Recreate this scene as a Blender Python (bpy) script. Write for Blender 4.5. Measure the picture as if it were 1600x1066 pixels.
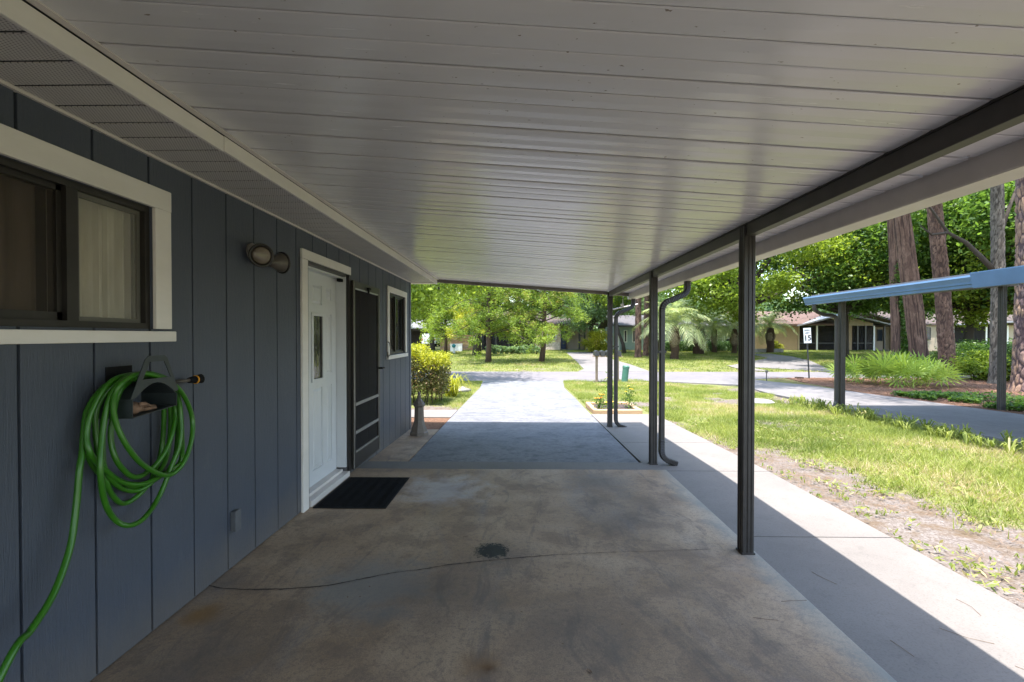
import bpy, math, random
import numpy as np
from mathutils import Vector, Matrix, Quaternion
from math import radians as R, sin, cos, pi
random.seed(7); rng = np.random.default_rng(7)
for o in list(bpy.data.objects): bpy.data.objects.remove(o)
S = bpy.context.scene; COL = S.collection

# ---------------------------------------------------------------- camera, sky, sun, exposure
cam = bpy.data.objects.new('camera', bpy.data.cameras.new('camera')); COL.objects.link(cam)
cam.location = (0, 0, 1.5); cam.rotation_euler = (R(90 - 0.64), 0, R(0.95))
cam.data.sensor_width = 36; cam.data.lens = 36 * 722 / 1600; cam.data.clip_start = 0.05; cam.data.clip_end = 2000
S.camera = cam
SUNV = Vector((0.08, 0.17, -1.0)).normalized()
w = bpy.data.worlds.new('World'); S.world = w; w.use_nodes = True
nt = w.node_tree; bg = nt.nodes['Background']; sk = nt.nodes.new('ShaderNodeTexSky')
sk.sky_type = 'NISHITA'; sk.sun_disc = False; sk.sun_elevation = R(79.3); sk.sun_rotation = math.atan2(-0.08, -0.17) % (2 * pi)
sk.air_density = 1.2; sk.dust_density = 1.5
nt.links.new(sk.outputs[0], bg.inputs[0]); bg.inputs[1].default_value = 0.15
sl = bpy.data.lights.new('sun', 'SUN'); sl.energy = 3.2; sl.angle = R(0.5); sl.color = (1, 0.95, 0.92)
sun = bpy.data.objects.new('sun', sl); COL.objects.link(sun); sun.rotation_euler = SUNV.to_track_quat('-Z', 'Y').to_euler()
S.view_settings.view_transform = 'Standard'; S.view_settings.look = 'None'; S.view_settings.gamma = 1
S.view_settings.use_curve_mapping = False; S.view_settings.exposure = 2.3
S.render.engine = 'CYCLES'
S.cycles.max_bounces = 10; S.cycles.diffuse_bounces = 5; S.cycles.glossy_bounces = 4; S.cycles.transmission_bounces = 6; S.cycles.transparent_max_bounces = 8

F = 722.0
def zg(x, y):                                    # terrain height
    if y < 5: return -0.045
    if y < 18.8: return -0.045 - 0.305 * (y - 5) / 13.8
    if y < 23.8: return -0.35
    if y < 47: return -0.35 + 0.45 * (y - 23.8) / 23.2
    return 0.1 + 0.004 * (y - 47)
def px(p, Y): return (p - 812) * Y / F           # sight-line offset at a distance, for laying out the plan
def pz(q, Y): return 1.5 + (525 - q) * Y / F
def G(p, q):                                     # point of the ground seen along a sight line
    y = 2.0
    while y < 150:
        if pz(q, y) <= zg(px(p, y), y): break
        y += 0.05
    return (px(p, y), y)

# ---------------------------------------------------------------- materials
def mat(name):
    m = bpy.data.materials.new(name); m.use_nodes = True
    return m, m.node_tree, m.node_tree.nodes['Principled BSDF']
def N(t, typ, **kw):
    n = t.nodes.new(typ)
    for k, v in kw.items():
        if k in ('operation', 'blend_type', 'data_type', 'feature', 'attribute_name', 'wave_type', 'bands_direction', 'noise_dimensions'): setattr(n, k, v)
        else: n.inputs[k].default_value = v
    return n
def coords(t, scale=(1, 1, 1), world=False):
    mp = t.nodes.new('ShaderNodeMapping'); mp.inputs['Scale'].default_value = scale
    if world:
        g = t.nodes.new('ShaderNodeNewGeometry'); t.links.new(g.outputs['Position'], mp.inputs[0])
    else:
        tc = t.nodes.new('ShaderNodeTexCoord'); t.links.new(tc.outputs['Object'], mp.inputs[0])
    return mp.outputs[0]
def noise(t, vec, scale, detail=6, rough=0.6, dist=0.0):
    n = N(t, 'ShaderNodeTexNoise', Scale=scale, Detail=detail, Roughness=rough, Distortion=dist); t.links.new(vec, n.inputs['Vector']); return n.outputs['Fac']
def ramp(t, fac, stops):
    r = t.nodes.new('ShaderNodeValToRGB'); t.links.new(fac, r.inputs[0]); e = r.color_ramp.elements
    while len(e) < len(stops): e.new(0.5)
    for i, (p, c) in enumerate(stops):
        e[i].position = p; e[i].color = (c[0], c[1], c[2], 1) if not isinstance(c, (int, float)) else (c, c, c, 1)
    return r.outputs[0]
def mix(t, fac, a, b, mode='MIX'):
    m = t.nodes.new('ShaderNodeMix'); m.data_type = 'RGBA'; m.blend_type = mode
    for s, v in ((m.inputs[0], fac), (m.inputs[6], a), (m.inputs[7], b)):
        if hasattr(v, 'links'): t.links.new(v, s)
        else: s.default_value = v if isinstance(v, (int, float)) else (v[0], v[1], v[2], 1)
    return m.outputs[2]
def mathn(t, op, a, b=0.5, clamp=False):
    m = t.nodes.new('ShaderNodeMath'); m.operation = op; m.use_clamp = clamp
    for s, v in ((m.inputs[0], a), (m.inputs[1], b)):
        if hasattr(v, 'links'): t.links.new(v, s)
        else: s.default_value = v
    return m.outputs[0]
def bump(t, b, h, strength=0.3, dist=0.01):
    n = t.nodes.new('ShaderNodeBump'); n.inputs['Strength'].default_value = strength; n.inputs['Distance'].default_value = dist
    t.links.new(h, n.inputs['Height']); t.links.new(n.outputs[0], b.inputs['Normal'])
def simple(name, c, rough=0.6, var=0.12, scale=4, metal=0, bstr=0.1, bscale=60, stretch=(1, 1, 1), spec=0.5):
    m, t, b = mat(name); v = coords(t, stretch)
    f = noise(t, v, scale)
    lo = tuple(max(0, x * (1 - var)) for x in c); hi = tuple(min(1, x * (1 + var)) for x in c)
    t.links.new(ramp(t, f, [(0.3, lo), (0.7, hi)]), b.inputs['Base Color'])
    b.inputs['Roughness'].default_value = rough; b.inputs['Metallic'].default_value = metal; b.inputs['Specular IOR Level'].default_value = spec
    if bstr: bump(t, b, noise(t, v, bscale, 4), bstr, 0.004)
    return m
def spot(t, vec, c, r0, r1, nz, amp=0.5):         # soft irregular stain mask round a point
    d = t.nodes.new('ShaderNodeVectorMath'); d.operation = 'DISTANCE'; t.links.new(vec, d.inputs[0]); d.inputs[1].default_value = c
    dd = mathn(t, 'ADD', d.outputs['Value'], mathn(t, 'MULTIPLY', mathn(t, 'SUBTRACT', nz, 0.5), amp))
    mr = t.nodes.new('ShaderNodeMapRange'); t.links.new(dd, mr.inputs[0]); mr.inputs[1].default_value = r0; mr.inputs[2].default_value = r1
    mr.inputs[3].default_value = 1; mr.inputs[4].default_value = 0; mr.interpolation_type = 'SMOOTHSTEP'
    return mr.outputs[0]

M = {}
def siding():
    m, t, b = mat('blue_siding_paint'); v = coords(t, (1, 1, 0.12), True)
    big = noise(t, coords(t, (1, 1, 0.5), True), 1.6); gr = noise(t, v, 70, 5, 0.7, 0.6)
    c = ramp(t, big, [(0.3, (0.054, 0.063, 0.088)), (0.7, (0.074, 0.084, 0.114))])
    c = mix(t, mathn(t, 'MULTIPLY', gr, 0.5), c, (0.06, 0.072, 0.094), 'MIX')
    t.links.new(c, b.inputs['Base Color']); sx = t.nodes.new('ShaderNodeSeparateXYZ'); t.links.new(coords(t, (1, 1, 1), True), sx.inputs[0])
    d = noise(t, coords(t, (1, 1, 0.6), True), 5, 7, 0.7)
    lowz = t.nodes.new('ShaderNodeMapRange'); t.links.new(mathn(t, 'ADD', sx.outputs[2], mathn(t, 'MULTIPLY', d, -0.35)), lowz.inputs[0]); lowz.inputs[1].default_value = -0.12; lowz.inputs[2].default_value = 0.12; lowz.inputs[3].default_value = 0.5; lowz.inputs[4].default_value = 0
    c2 = mix(t, lowz.outputs[0], c, (0.14, 0.12, 0.10)); c2 = mix(t, ramp(t, noise(t, coords(t, (1, 1, 0.25), True), 9, 7, 0.75), [(0.6, 0.0), (0.74, 0.35)]), c2, (0.125, 0.135, 0.155))
    t.links.new(c2, b.inputs['Base Color']); b.inputs['Roughness'].default_value = 0.58
    bump(t, b, mathn(t, 'ADD', gr, mathn(t, 'MULTIPLY', noise(t, coords(t, (1, 1, 0.06), True), 160, 3, 0.8), 0.6)), 0.9, 0.004); return m
M['siding'] = siding()
M['trim'] = simple('cream_trim_paint', (0.70, 0.66, 0.62), 0.55, 0.08, 5, bstr=0.3, bscale=90, stretch=(1, 0.4, 1))
M['bronze'] = simple('dark_bronze_frame', (0.02, 0.017, 0.015), 0.4, 0.3, 8)
M['post'] = simple('bronze_post_paint', (0.03, 0.026, 0.024), 0.45, 0.3, 14, bstr=0.2)
M['beam'] = simple('dark_beam_paint', (0.05, 0.043, 0.04), 0.5, 0.25, 6)
M['taupe'] = simple('taupe_beam_paint', (0.17, 0.15, 0.125), 0.5, 0.2, 6)
def panelm():
    m, t, b = mat('white_roof_panel'); v = coords(t, (1, 1, 1), True)
    f = noise(t, v, 1.3); g = noise(t, coords(t, (0.6, 6, 1), True), 5)
    oi = t.nodes.new('ShaderNodeObjectInfo')
    c = ramp(t, f, [(0.3, (0.68, 0.66, 0.67)), (0.7, (0.74, 0.72, 0.73))])
    c = mix(t, mathn(t, 'MULTIPLY', oi.outputs['Random'], 0.10), c, (0.42, 0.40, 0.40))
    sp = ramp(t, noise(t, coords(t, (1, 1.6, 1), True), 38, 2, 0.5), [(0.235, 1.0), (0.27, 0.0)])
    c = mix(t, sp, c, (0.28, 0.24, 0.2))
    t.links.new(c, b.inputs['Base Color'])
    t.links.new(ramp(t, g, [(0.3, 0.19), (0.75, 0.29)]), b.inputs['Roughness'])
    b.inputs['Specular IOR Level'].default_value = 0.6
    bump(t, b, noise(t, coords(t, (0.35, 7, 1), True), 1.6, 1), 0.2, 0.006); return m
M['panel'] = panelm()
M['gutter'] = simple('cream_gutter_paint', (0.62, 0.57, 0.54), 0.4, 0.10, 3, bstr=0.05)
def soffitm():
    m, t, b = mat('perforated_soffit'); tc = coords(t, (1, 1, 1), True)
    sx = t.nodes.new('ShaderNodeSeparateXYZ'); t.links.new(tc, sx.inputs[0])
    k = 2 * pi / 0.0105
    a = mathn(t, 'SINE', mathn(t, 'MULTIPLY', mathn(t, 'ADD', sx.outputs[0], mathn(t, 'MULTIPLY', sx.outputs[1], 0.5)), k * 0.85))
    c = mathn(t, 'SINE', mathn(t, 'MULTIPLY', mathn(t, 'SUBTRACT', sx.outputs[1], mathn(t, 'MULTIPLY', sx.outputs[0], 0.5)), k * 0.85))
    d = mathn(t, 'MULTIPLY', mathn(t, 'ADD', a, c), 0.5)
    mask = ramp(t, d, [(0.25, 0.0), (0.62, 1.0)])
    col = mix(t, mask, (0.56, 0.53, 0.51), (0.20, 0.185, 0.175))
    t.links.new(col, b.inputs['Base Color']); b.inputs['Roughness'].default_value = 0.5; return m
M['soffit'] = soffitm()
def slabm():
    m, t, b = mat('stained_carport_concrete'); v = coords(t, (1, 1, 1), True)
    n1 = noise(t, v, 0.9, 8, 0.62, 0.6); n2 = noise(t, v, 3.4, 8, 0.65, 0.3); n3 = noise(t, v, 140, 3, 0.6); n4 = noise(t, coords(t, (1, 0.35, 1), True), 2.2, 6, 0.6, 0.9)
    c = ramp(t, n1, [(0.34, (0.27, 0.175, 0.10)), (0.5, (0.40, 0.275, 0.17)), (0.66, (0.50, 0.365, 0.24))])
    c = mix(t, ramp(t, n2, [(0.50, 0.0), (0.56, 0.4), (0.72, 0.62)]), c, (0.20, 0.145, 0.105))
    n7 = noise(t, coords(t, (1.6, 0.55, 1), True), 2.6, 10, 0.74, 1.4); c = mix(t, ramp(t, n7, [(0.54, 0.0), (0.6, 0.4), (0.7, 0.65)]), c, (0.13, 0.10, 0.085))
    c = mix(t, ramp(t, n4, [(0.55, 0.0), (0.72, 0.35)]), c, (0.25, 0.25, 0.255))
    c = mix(t, ramp(t, n3, [(0.35, 0.45), (0.6, 0.0)]), c, (0.12, 0.09, 0.07))
    n5 = noise(t, v, 34, 6, 0.75); c = mix(t, ramp(t, n5, [(0.5, 0.0), (0.60, 0.5)]), c, (0.17, 0.125, 0.095))
    pale = (0.42, 0.42, 0.45); dk = (0.085, 0.075, 0.072)
    for cc, r0, r1, nz, amp, col, s in [((-0.75, 4.5, 0), 0.05, 0.55, n2, 1.2, pale, 0.55), ((-0.9, 2.75, 0), 0.1, 0.5, n2, 0.9, (0.2, 0.2, 0.19), 0.7),
            ((0.85, 4.75, 0), 0.05, 0.5, n2, 0.9, dk, 0.6), ((0.25, 2.35, 0), 0.0, 0.5, n2, 1.0, dk, 0.4), ((-0.45, 2.7, 0), 0.0, 0.6, n2, 1.2, dk, 0.45), ((-0.1, 3.1, 0), 0.02, 0.36, n2, 0.6, dk, 0.4),
            ((-0.192, 3.21, 0), 0.085, 0.135, n5, 0.3, (0.003, 0.003, 0.003), 1.0), ((-0.14, 2.06, 0), 0.008, 0.06, n2, 0.16, (0.05, 0.02, 0.008), 0.9), ((-0.17, 2.08, 0), 0.02, 0.14, n2, 0.3, (0.2, 0.1, 0.03), 0.6),
            ((-1.73, 2.43, 0), 0.02, 0.13, n2, 0.25, (0.26, 0.13, 0.03), 0.7), ((1.0, 3.9, 0), 0.0, 0.7, n1, 1.5, dk, 0.35), ((-1.5, 2.1, 0), 0.0, 0.45, n2, 0.8, (0.15, 0.12, 0.1), 0.5)]:
        c = mix(t, mathn(t, 'MULTIPLY', spot(t, v, cc, r0, r1, nz, amp), s), c, col)
    sx = t.nodes.new('ShaderNodeSeparateXYZ'); t.links.new(v, sx.inputs[0])
    # tyre marks: two arcs of dark rubber
    for ctr, rad, wd in (((-2.9, 0.9, 0), 4.32, 0.09), ((-2.9, 0.9, 0), 3.95, 0.07)):
        d = t.nodes.new('ShaderNodeVectorMath'); d.operation = 'DISTANCE'; t.links.new(v, d.inputs[0]); d.inputs[1].default_value = ctr
        dv = mathn(t, 'ABSOLUTE', mathn(t, 'SUBTRACT', d.outputs['Value'], rad))
        mm = ramp(t, mathn(t, 'DIVIDE', dv, wd), [(0.5, 1.0), (1.0, 0.0)])
        tr = mathn(t, 'MULTIPLY', mathn(t, 'ADD', mathn(t, 'MULTIPLY', mathn(t, 'SINE', mathn(t, 'MULTIPLY', d.outputs['Value'], 260)), 0.12), 0.6), spot(t, v, (1.0, 2.2, 0), 0.3, 1.1, n2, 0.8))
        c = mix(t, mathn(t, 'MULTIPLY', mathn(t, 'MULTIPLY', mm, tr), mathn(t, 'MULTIPLY', n2, 0.9)), c, dk)
    # old pale blue paint and algae along the outer edge
    ed = t.nodes.new('ShaderNodeMapRange'); t.links.new(mathn(t, 'ADD', sx.outputs[0], mathn(t, 'MULTIPLY', n2, 0.35)), ed.inputs[0]); ed.inputs[1].default_value = 1.62; ed.inputs[2].default_value = 1.83
    c = mix(t, mathn(t, 'MULTIPLY', ed.outputs[0], 0.55), c, (0.25, 0.29, 0.27))
    t.links.new(c, b.inputs['Base Color'])
    t.links.new(ramp(t, n2, [(0.3, 0.55), (0.7, 0.8)]), b.inputs['Roughness'])
    bump(t, b, mathn(t, 'ADD', noise(t, v, 220, 3), mathn(t, 'MULTIPLY', n2, 2.0)), 0.22, 0.003); return m
M['slab'] = slabm()
def concm(name, a, bcol, dark, dlo=0.5, rough=0.8, stretch=(1, 1, 1), dmax=0.7):
    m, t, b = mat(name); v = coords(t, stretch, True); v1 = coords(t, (1, 1, 1), True)
    n1 = noise(t, v, 1.1, 8, 0.65, 0.3); n2 = noise(t, v, 5, 9, 0.72); n3 = noise(t, v1, 90, 3, 0.7); n6 = noise(t, v, 22, 7, 0.75)
    c = ramp(t, n1, [(0.3, a), (0.7, bcol)])
    c = mix(t, ramp(t, n2, [(dlo, 0.0), (dlo + 0.18, dmax)]), c, dark)
    c = mix(t, ramp(t, n6, [(dlo, 0.0), (dlo + 0.12, dmax * 0.75)]), c, dark)
    c = mix(t, ramp(t, n3, [(0.3, 0.35), (0.5, 0.0)]), c, tuple(x * 0.6 for x in dark))
    t.links.new(c, b.inputs['Base Color']); b.inputs['Roughness'].default_value = rough
    bump(t, b, n3, 0.3, 0.004); return m
M['drive'] = concm('weathered_driveway_concrete', (0.135, 0.139, 0.15), (0.19, 0.19, 0.194), (0.062, 0.063, 0.07), 0.48, stretch=(0.8, 1.1, 1), dmax=0.75)
M['walk'] = concm('walkway_concrete', (0.14, 0.127, 0.113), (0.185, 0.168, 0.15), (0.09, 0.082, 0.073), 0.55, dmax=0.4)
M['farconc'] = concm('old_grey_concrete', (0.13, 0.12, 0.115), (0.175, 0.162, 0.155), (0.08, 0.074, 0.07), 0.5, dmax=0.5)
M['asphalt'] = concm('worn_asphalt', (0.115, 0.105, 0.11), (0.16, 0.147, 0.15), (0.08, 0.075, 0.08), 0.5, dmax=0.5)
def soil():
    m, t, b = mat('lawn_soil'); v = coords(t, (1, 1, 1), True)
    n1 = noise(t, v, 1.5, 8, 0.7); n2 = noise(t, v, 42, 8, 0.75); n3 = noise(t, v, 5, 10, 0.72)
    sand = ramp(t, n2, [(0.32, (0.06, 0.045, 0.035)), (0.48, (0.125, 0.106, 0.092)), (0.66, (0.205, 0.188, 0.172))])
    sand = mix(t, ramp(t, n3, [(0.45, 0.0), (0.62, 0.8)]), sand, (0.10, 0.07, 0.042))
    gr = ramp(t, n2, [(0.3, (0.075, 0.085, 0.03)), (0.55, (0.14, 0.15, 0.055)), (0.75, (0.22, 0.19, 0.10))])
    gr = mix(t, ramp(t, n1, [(0.55, 0.0), (0.7, 0.55)]), gr, (0.26, 0.22, 0.11))
    at = t.nodes.new('ShaderNodeAttribute'); at.attribute_name = 'cover'
    f = mathn(t, 'ADD', at.outputs['Fac'], mathn(t, 'MULTIPLY', mathn(t, 'SUBTRACT', n3, 0.5), 1.6))
    t.links.new(mix(t, ramp(t, f, [(0.4, 0.0), (0.62, 1.0)]), sand, gr), b.inputs['Base Color']); b.inputs['Roughness'].default_value = 1; b.inputs['Specular IOR Level'].default_value = 0.1
    bump(t, b, n2, 0.45, 0.012); return m
M['soil'] = soil()
def mulchm():
    m, t, b = mat('pine_straw'); v = coords(t, (1, 1, 1), True); n = noise(t, v, 18, 8, 0.8, 1.5); n2 = noise(t, v, 1.2, 5)
    c = ramp(t, n, [(0.3, (0.055, 0.03, 0.02)), (0.5, (0.17, 0.095, 0.06)), (0.72, (0.30, 0.19, 0.13))])
    c = mix(t, ramp(t, n2, [(0.45, 0.0), (0.7, 0.5)]), c, (0.09, 0.055, 0.04))
    t.links.new(c, b.inputs['Base Color']); b.inputs['Roughness'].default_value = 1; b.inputs['Specular IOR Level'].default_value = 0.1; bump(t, b, n, 1, 0.04); return m
M['mulch'] = mulchm()
def leafm(name, dark, light, trans=0.35, rough=0.5, dry=None, orand=0.0):
    m = bpy.data.materials.new(name); m.use_nodes = True; t = m.node_tree; b = t.nodes['Principled BSDF']
    at = t.nodes.new('ShaderNodeAttribute'); at.attribute_name = 'var'
    oi = t.nodes.new('ShaderNodeObjectInfo')
    fac = mathn(t, 'ADD', mathn(t, 'MULTIPLY', at.outputs['Fac'], 1 - orand), mathn(t, 'MULTIPLY', oi.outputs['Random'], orand)) if orand else at.outputs['Fac']
    st = [(0.05, dark), (0.85, light)]
    if dry: st = [(0.0, dark), (0.75, light), (0.93, dry)]
    c = ramp(t, fac, st)
    t.links.new(c, b.inputs['Base Color']); b.inputs['Roughness'].default_value = rough; b.inputs['Specular IOR Level'].default_value = 0.3
    tr = t.nodes.new('ShaderNodeBsdfTranslucent'); t.links.new(mix(t, 1.0, c, (1.5, 1.5, 0.8), 'MULTIPLY'), tr.inputs[0])
    mx = t.nodes.new('ShaderNodeMixShader'); mx.inputs[0].default_value = trans
    t.links.new(b.outputs[0], mx.inputs[1]); t.links.new(tr.outputs[0], mx.inputs[2]); t.links.new(mx.outputs[0], t.nodes['Material Output'].inputs[0]); return m
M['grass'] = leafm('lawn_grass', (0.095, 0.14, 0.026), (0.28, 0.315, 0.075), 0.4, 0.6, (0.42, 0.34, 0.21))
M['oak'] = leafm('broadleaf_green', (0.035, 0.08, 0.018), (0.145, 0.245, 0.05), 0.48, 0.4)
M['oak2'] = leafm('yellowish_broadleaf', (0.09, 0.15, 0.018), (0.28, 0.36, 0.055), 0.5, 0.4)
M['cool'] = leafm('blue_green_leaf', (0.08, 0.14, 0.07), (0.22, 0.32, 0.16), 0.45, 0.45)
M['cedar'] = leafm('cedar_foliage', (0.06, 0.11, 0.014), (0.235, 0.32, 0.045), 0.42, 0.6, (0.30, 0.22, 0.09))
M['palm'] = leafm('grey_green_palm', (0.16, 0.21, 0.10), (0.38, 0.44, 0.24), 0.4, 0.45, (0.45, 0.40, 0.22), 0.5)
M['drypalm'] = leafm('dry_palm_skirt', (0.16, 0.12, 0.08), (0.36, 0.30, 0.22), 0.2, 0.8)
M['palmetto'] = leafm('palmetto_green', (0.035, 0.09, 0.012), (0.34, 0.44, 0.09), 0.4, 0.35, None, 0.65)
M['hedge'] = leafm('golden_hedge_leaf', (0.10, 0.13, 0.012), (0.38, 0.38, 0.03), 0.4, 0.45)
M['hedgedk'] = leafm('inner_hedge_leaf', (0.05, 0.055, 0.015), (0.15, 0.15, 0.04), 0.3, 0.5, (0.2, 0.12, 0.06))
M['shrub'] = leafm('dark_clipped_shrub', (0.025, 0.06, 0.015), (0.07, 0.14, 0.03), 0.3, 0.5)
def barkm(name, a, b2, c2, sc=6, zs=0.35):
    m, t, b = mat(name); v = coords(t, (1, 1, zs), True)
    vo = N(t, 'ShaderNodeTexVoronoi', Scale=sc); t.links.new(v, vo.inputs['Vector']); n = noise(t, v, 14, 6, 0.7)
    at = t.nodes.new('ShaderNodeAttribute'); at.attribute_name = 'plate'
    cc = ramp(t, vo.outputs['Color'], [(0.2, b2), (0.8, c2)])
    c = mix(t, ramp(t, at.outputs['Fac'], [(0.2, 1.0), (0.55, 0.0)]), cc, a)
    c = mix(t, ramp(t, n, [(0.35, 0.6), (0.6, 0.0)]), c, a)
    t.links.new(c, b.inputs['Base Color']); b.inputs['Roughness'].default_value = 0.95; b.inputs['Specular IOR Level'].default_value = 0.15
    bump(t, b, n, 0.8, 0.02); return m
M['pinebark'] = barkm('pale_pine_bark', (0.085, 0.055, 0.055), (0.19, 0.13, 0.12), (0.34, 0.215, 0.135))
M['pinedark'] = barkm('brown_pine_bark', (0.06, 0.038, 0.03), (0.13, 0.078, 0.058), (0.20, 0.125, 0.09))
M['bark'] = barkm('grey_brown_bark', (0.06, 0.05, 0.04), (0.13, 0.11, 0.09), (0.20, 0.17, 0.14), 10)
M['palmbark'] = barkm('palm_boot_bark', (0.09, 0.06, 0.045), (0.2, 0.14, 0.11), (0.33, 0.25, 0.20), 7, 1)
M['white'] = simple('white_door_paint', (0.60, 0.61, 0.63), 0.35, 0.04, 4, bstr=0.03)
M['black'] = simple('black_rubber', (0.008, 0.008, 0.009), 0.85, 0.3, 20, spec=0.2)
M['hose'] = simple('green_vinyl_hose', (0.03, 0.14, 0.006), 0.32, 0.12, 20, bstr=0.06, bscale=300)
M['holder'] = simple('slate_steel', (0.03, 0.038, 0.042), 0.45, 0.2, 20)
M['yellow'] = simple('orange_ring', (0.7, 0.3, 0.02), 0.4)
M['glove'] = simple('brown_leather', (0.20, 0.12, 0.08), 0.9, 0.5, 20, bstr=0.6, bscale=80)
M['alu'] = simple('dull_aluminium', (0.45, 0.45, 0.44), 0.4, 0.1, 10, metal=0.6)
M['boxgrey'] = simple('dull_box_grey', (0.10, 0.105, 0.115), 0.6, 0.15, 20)
M['railgrey'] = simple('dull_rail_grey', (0.20, 0.19, 0.18), 0.5, 0.15, 20)
M['lampbody'] = simple('bronze_lamp_housing', (0.10, 0.085, 0.07), 0.35, 0.15, 20)
M['greyfix'] = simple('grey_fixture', (0.20, 0.185, 0.165), 0.45, 0.15, 20)
M['lampgl'] = simple('lamp_lens', (0.17, 0.14, 0.11), 0.12, 0.2, 10, bstr=0)
M['bollard'] = simple('taupe_plastic', (0.15, 0.125, 0.105), 0.55, 0.15, 12)
M['timber'] = simple('landscape_timber', (0.42, 0.27, 0.15), 0.8, 0.25, 8, bstr=0.4, stretch=(0.3, 1, 1))
M['dirt'] = simple('dark_potting_soil', (0.045, 0.032, 0.028), 1, 0.5, 20, bstr=1)
M['wood'] = simple('weathered_wood', (0.25, 0.18, 0.12), 0.85, 0.25, 8, bstr=0.3)
M['fence'] = simple('orange_brown_fence', (0.34, 0.19, 0.095), 0.85, 0.2, 3, bstr=0.2)
M['uteal'] = simple('green_utility_plastic', (0.045, 0.14, 0.095), 0.5, 0.1, 6)
M['blueroof'] = simple('blue_painted_metal', (0.075, 0.14, 0.235), 0.32, 0.12, 3, bstr=0.04)
M['nroof'] = simple('grey_metal_underside', (0.14, 0.13, 0.125), 0.5)
M['signw'] = simple('sign_white', (0.72, 0.72, 0.70), 0.4, 0.04, 8, bstr=0)
M['ink'] = simple('sign_black', (0.015, 0.015, 0.015), 0.5, 0.1, 8, bstr=0)
M['tan'] = simple('tan_stucco', (0.42, 0.33, 0.24), 0.9, 0.08, 3)
M['peach'] = simple('peach_stucco', (0.33, 0.235, 0.15), 0.9, 0.08, 3)
M['beige'] = simple('beige_stucco', (0.36, 0.295, 0.22), 0.9, 0.08, 3)
M['sage'] = simple('grey_green_siding', (0.24, 0.31, 0.30), 0.8, 0.08, 3)
M['shingle'] = simple('brown_shingles', (0.075, 0.055, 0.047), 0.95, 0.25, 6, bstr=0.5)
M['greyroof'] = simple('pale_metal_roof', (0.2, 0.2, 0.21), 0.45, 0.1, 3)
M['terra'] = simple('terracotta_roof', (0.10, 0.06, 0.045), 0.9, 0.25, 6, bstr=0.4)
M['greyshingle'] = simple('grey_shingles', (0.085, 0.08, 0.083), 0.95, 0.2, 6, bstr=0.5)
M['darkwall'] = simple('dark_porch_wall', (0.06, 0.05, 0.045), 0.9, 0.2, 3)
M['stone'] = simple('flagstone', (0.42, 0.36, 0.30), 0.9, 0.3, 6, bstr=0.5)
M['paleblock'] = simple('pale_stone', (0.25, 0.24, 0.225), 0.9, 0.15, 6, bstr=0.5)
M['yel'] = simple('yellow_petal', (0.85, 0.55, 0.02), 0.6, 0.15, 8, bstr=0)
M['ora'] = simple('orange_petal', (0.85, 0.30, 0.01), 0.6, 0.15, 8, bstr=0)
M['stem'] = simple('leafy_stem', (0.07, 0.15, 0.03), 0.6, 0.2, 8, bstr=0)
M['carwhite'] = simple('white_car_paint', (0.7, 0.7, 0.72), 0.2, 0.02, 2, bstr=0)
M['red'] = simple('red_tail_lamp', (0.4, 0.02, 0.02), 0.2, 0.1, 2, bstr=0)
M['cobalt'] = simple('cobalt_plastic', (0.02, 0.06, 0.2), 0.4, 0.1, 2, bstr=0)
M['straw'] = simple('dry_straw', (0.17, 0.11, 0.07), 0.9, 0.2, 20, bstr=0)
M['crack'] = simple('crack_grime', (0.045, 0.035, 0.03), 1, 0.5, 30, bstr=0)
M['lamp'] = simple('porch_metal', (0.03, 0.03, 0.03), 0.4, 0.1, 5, bstr=0)
M['teal'] = simple('teal_glaze', (0.03, 0.25, 0.33), 0.3, 0.1, 5, bstr=0)
def glassm(name, c, rough, alpha, spec=0.5):
    m, t, b = mat(name); b.inputs['Base Color'].default_value = (*c, 1); b.inputs['Roughness'].default_value = rough; b.inputs['Alpha'].default_value = alpha
    b.inputs['Specular IOR Level'].default_value = spec; return m
M['glass'] = glassm('window_glass', (0.02, 0.025, 0.03), 0.03, 0.45, 0.8)
M['frost'] = glassm('dusty_glass', (0.42, 0.41, 0.36), 0.2, 0.22)
M['winscreen'] = glassm('window_insect_screen', (0.06, 0.05, 0.042), 0.6, 0.35, 0.3)
M['screen'] = glassm('insect_screen', (0.025, 0.023, 0.023), 0.8, 0.72, 0.1)
M['farglass'] = glassm('far_window_glass', (0.02, 0.03, 0.045), 0.08, 1, 0.8)
def curtainm():
    m, t, b = mat('cream_curtain'); v = coords(t, (1, 1, 0.25), True); f = noise(t, v, 7, 5)
    t.links.new(ramp(t, f, [(0.3, (0.50, 0.46, 0.37)), (0.7, (0.85, 0.79, 0.66))]), b.inputs['Base Color']); b.inputs['Roughness'].default_value = 1
    return m
M['curtain'] = curtainm()
M['browncurtain'] = simple('brown_curtain', (0.36, 0.27, 0.20), 1, 0.3, 10, stretch=(1, 1, 0.1))

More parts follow.
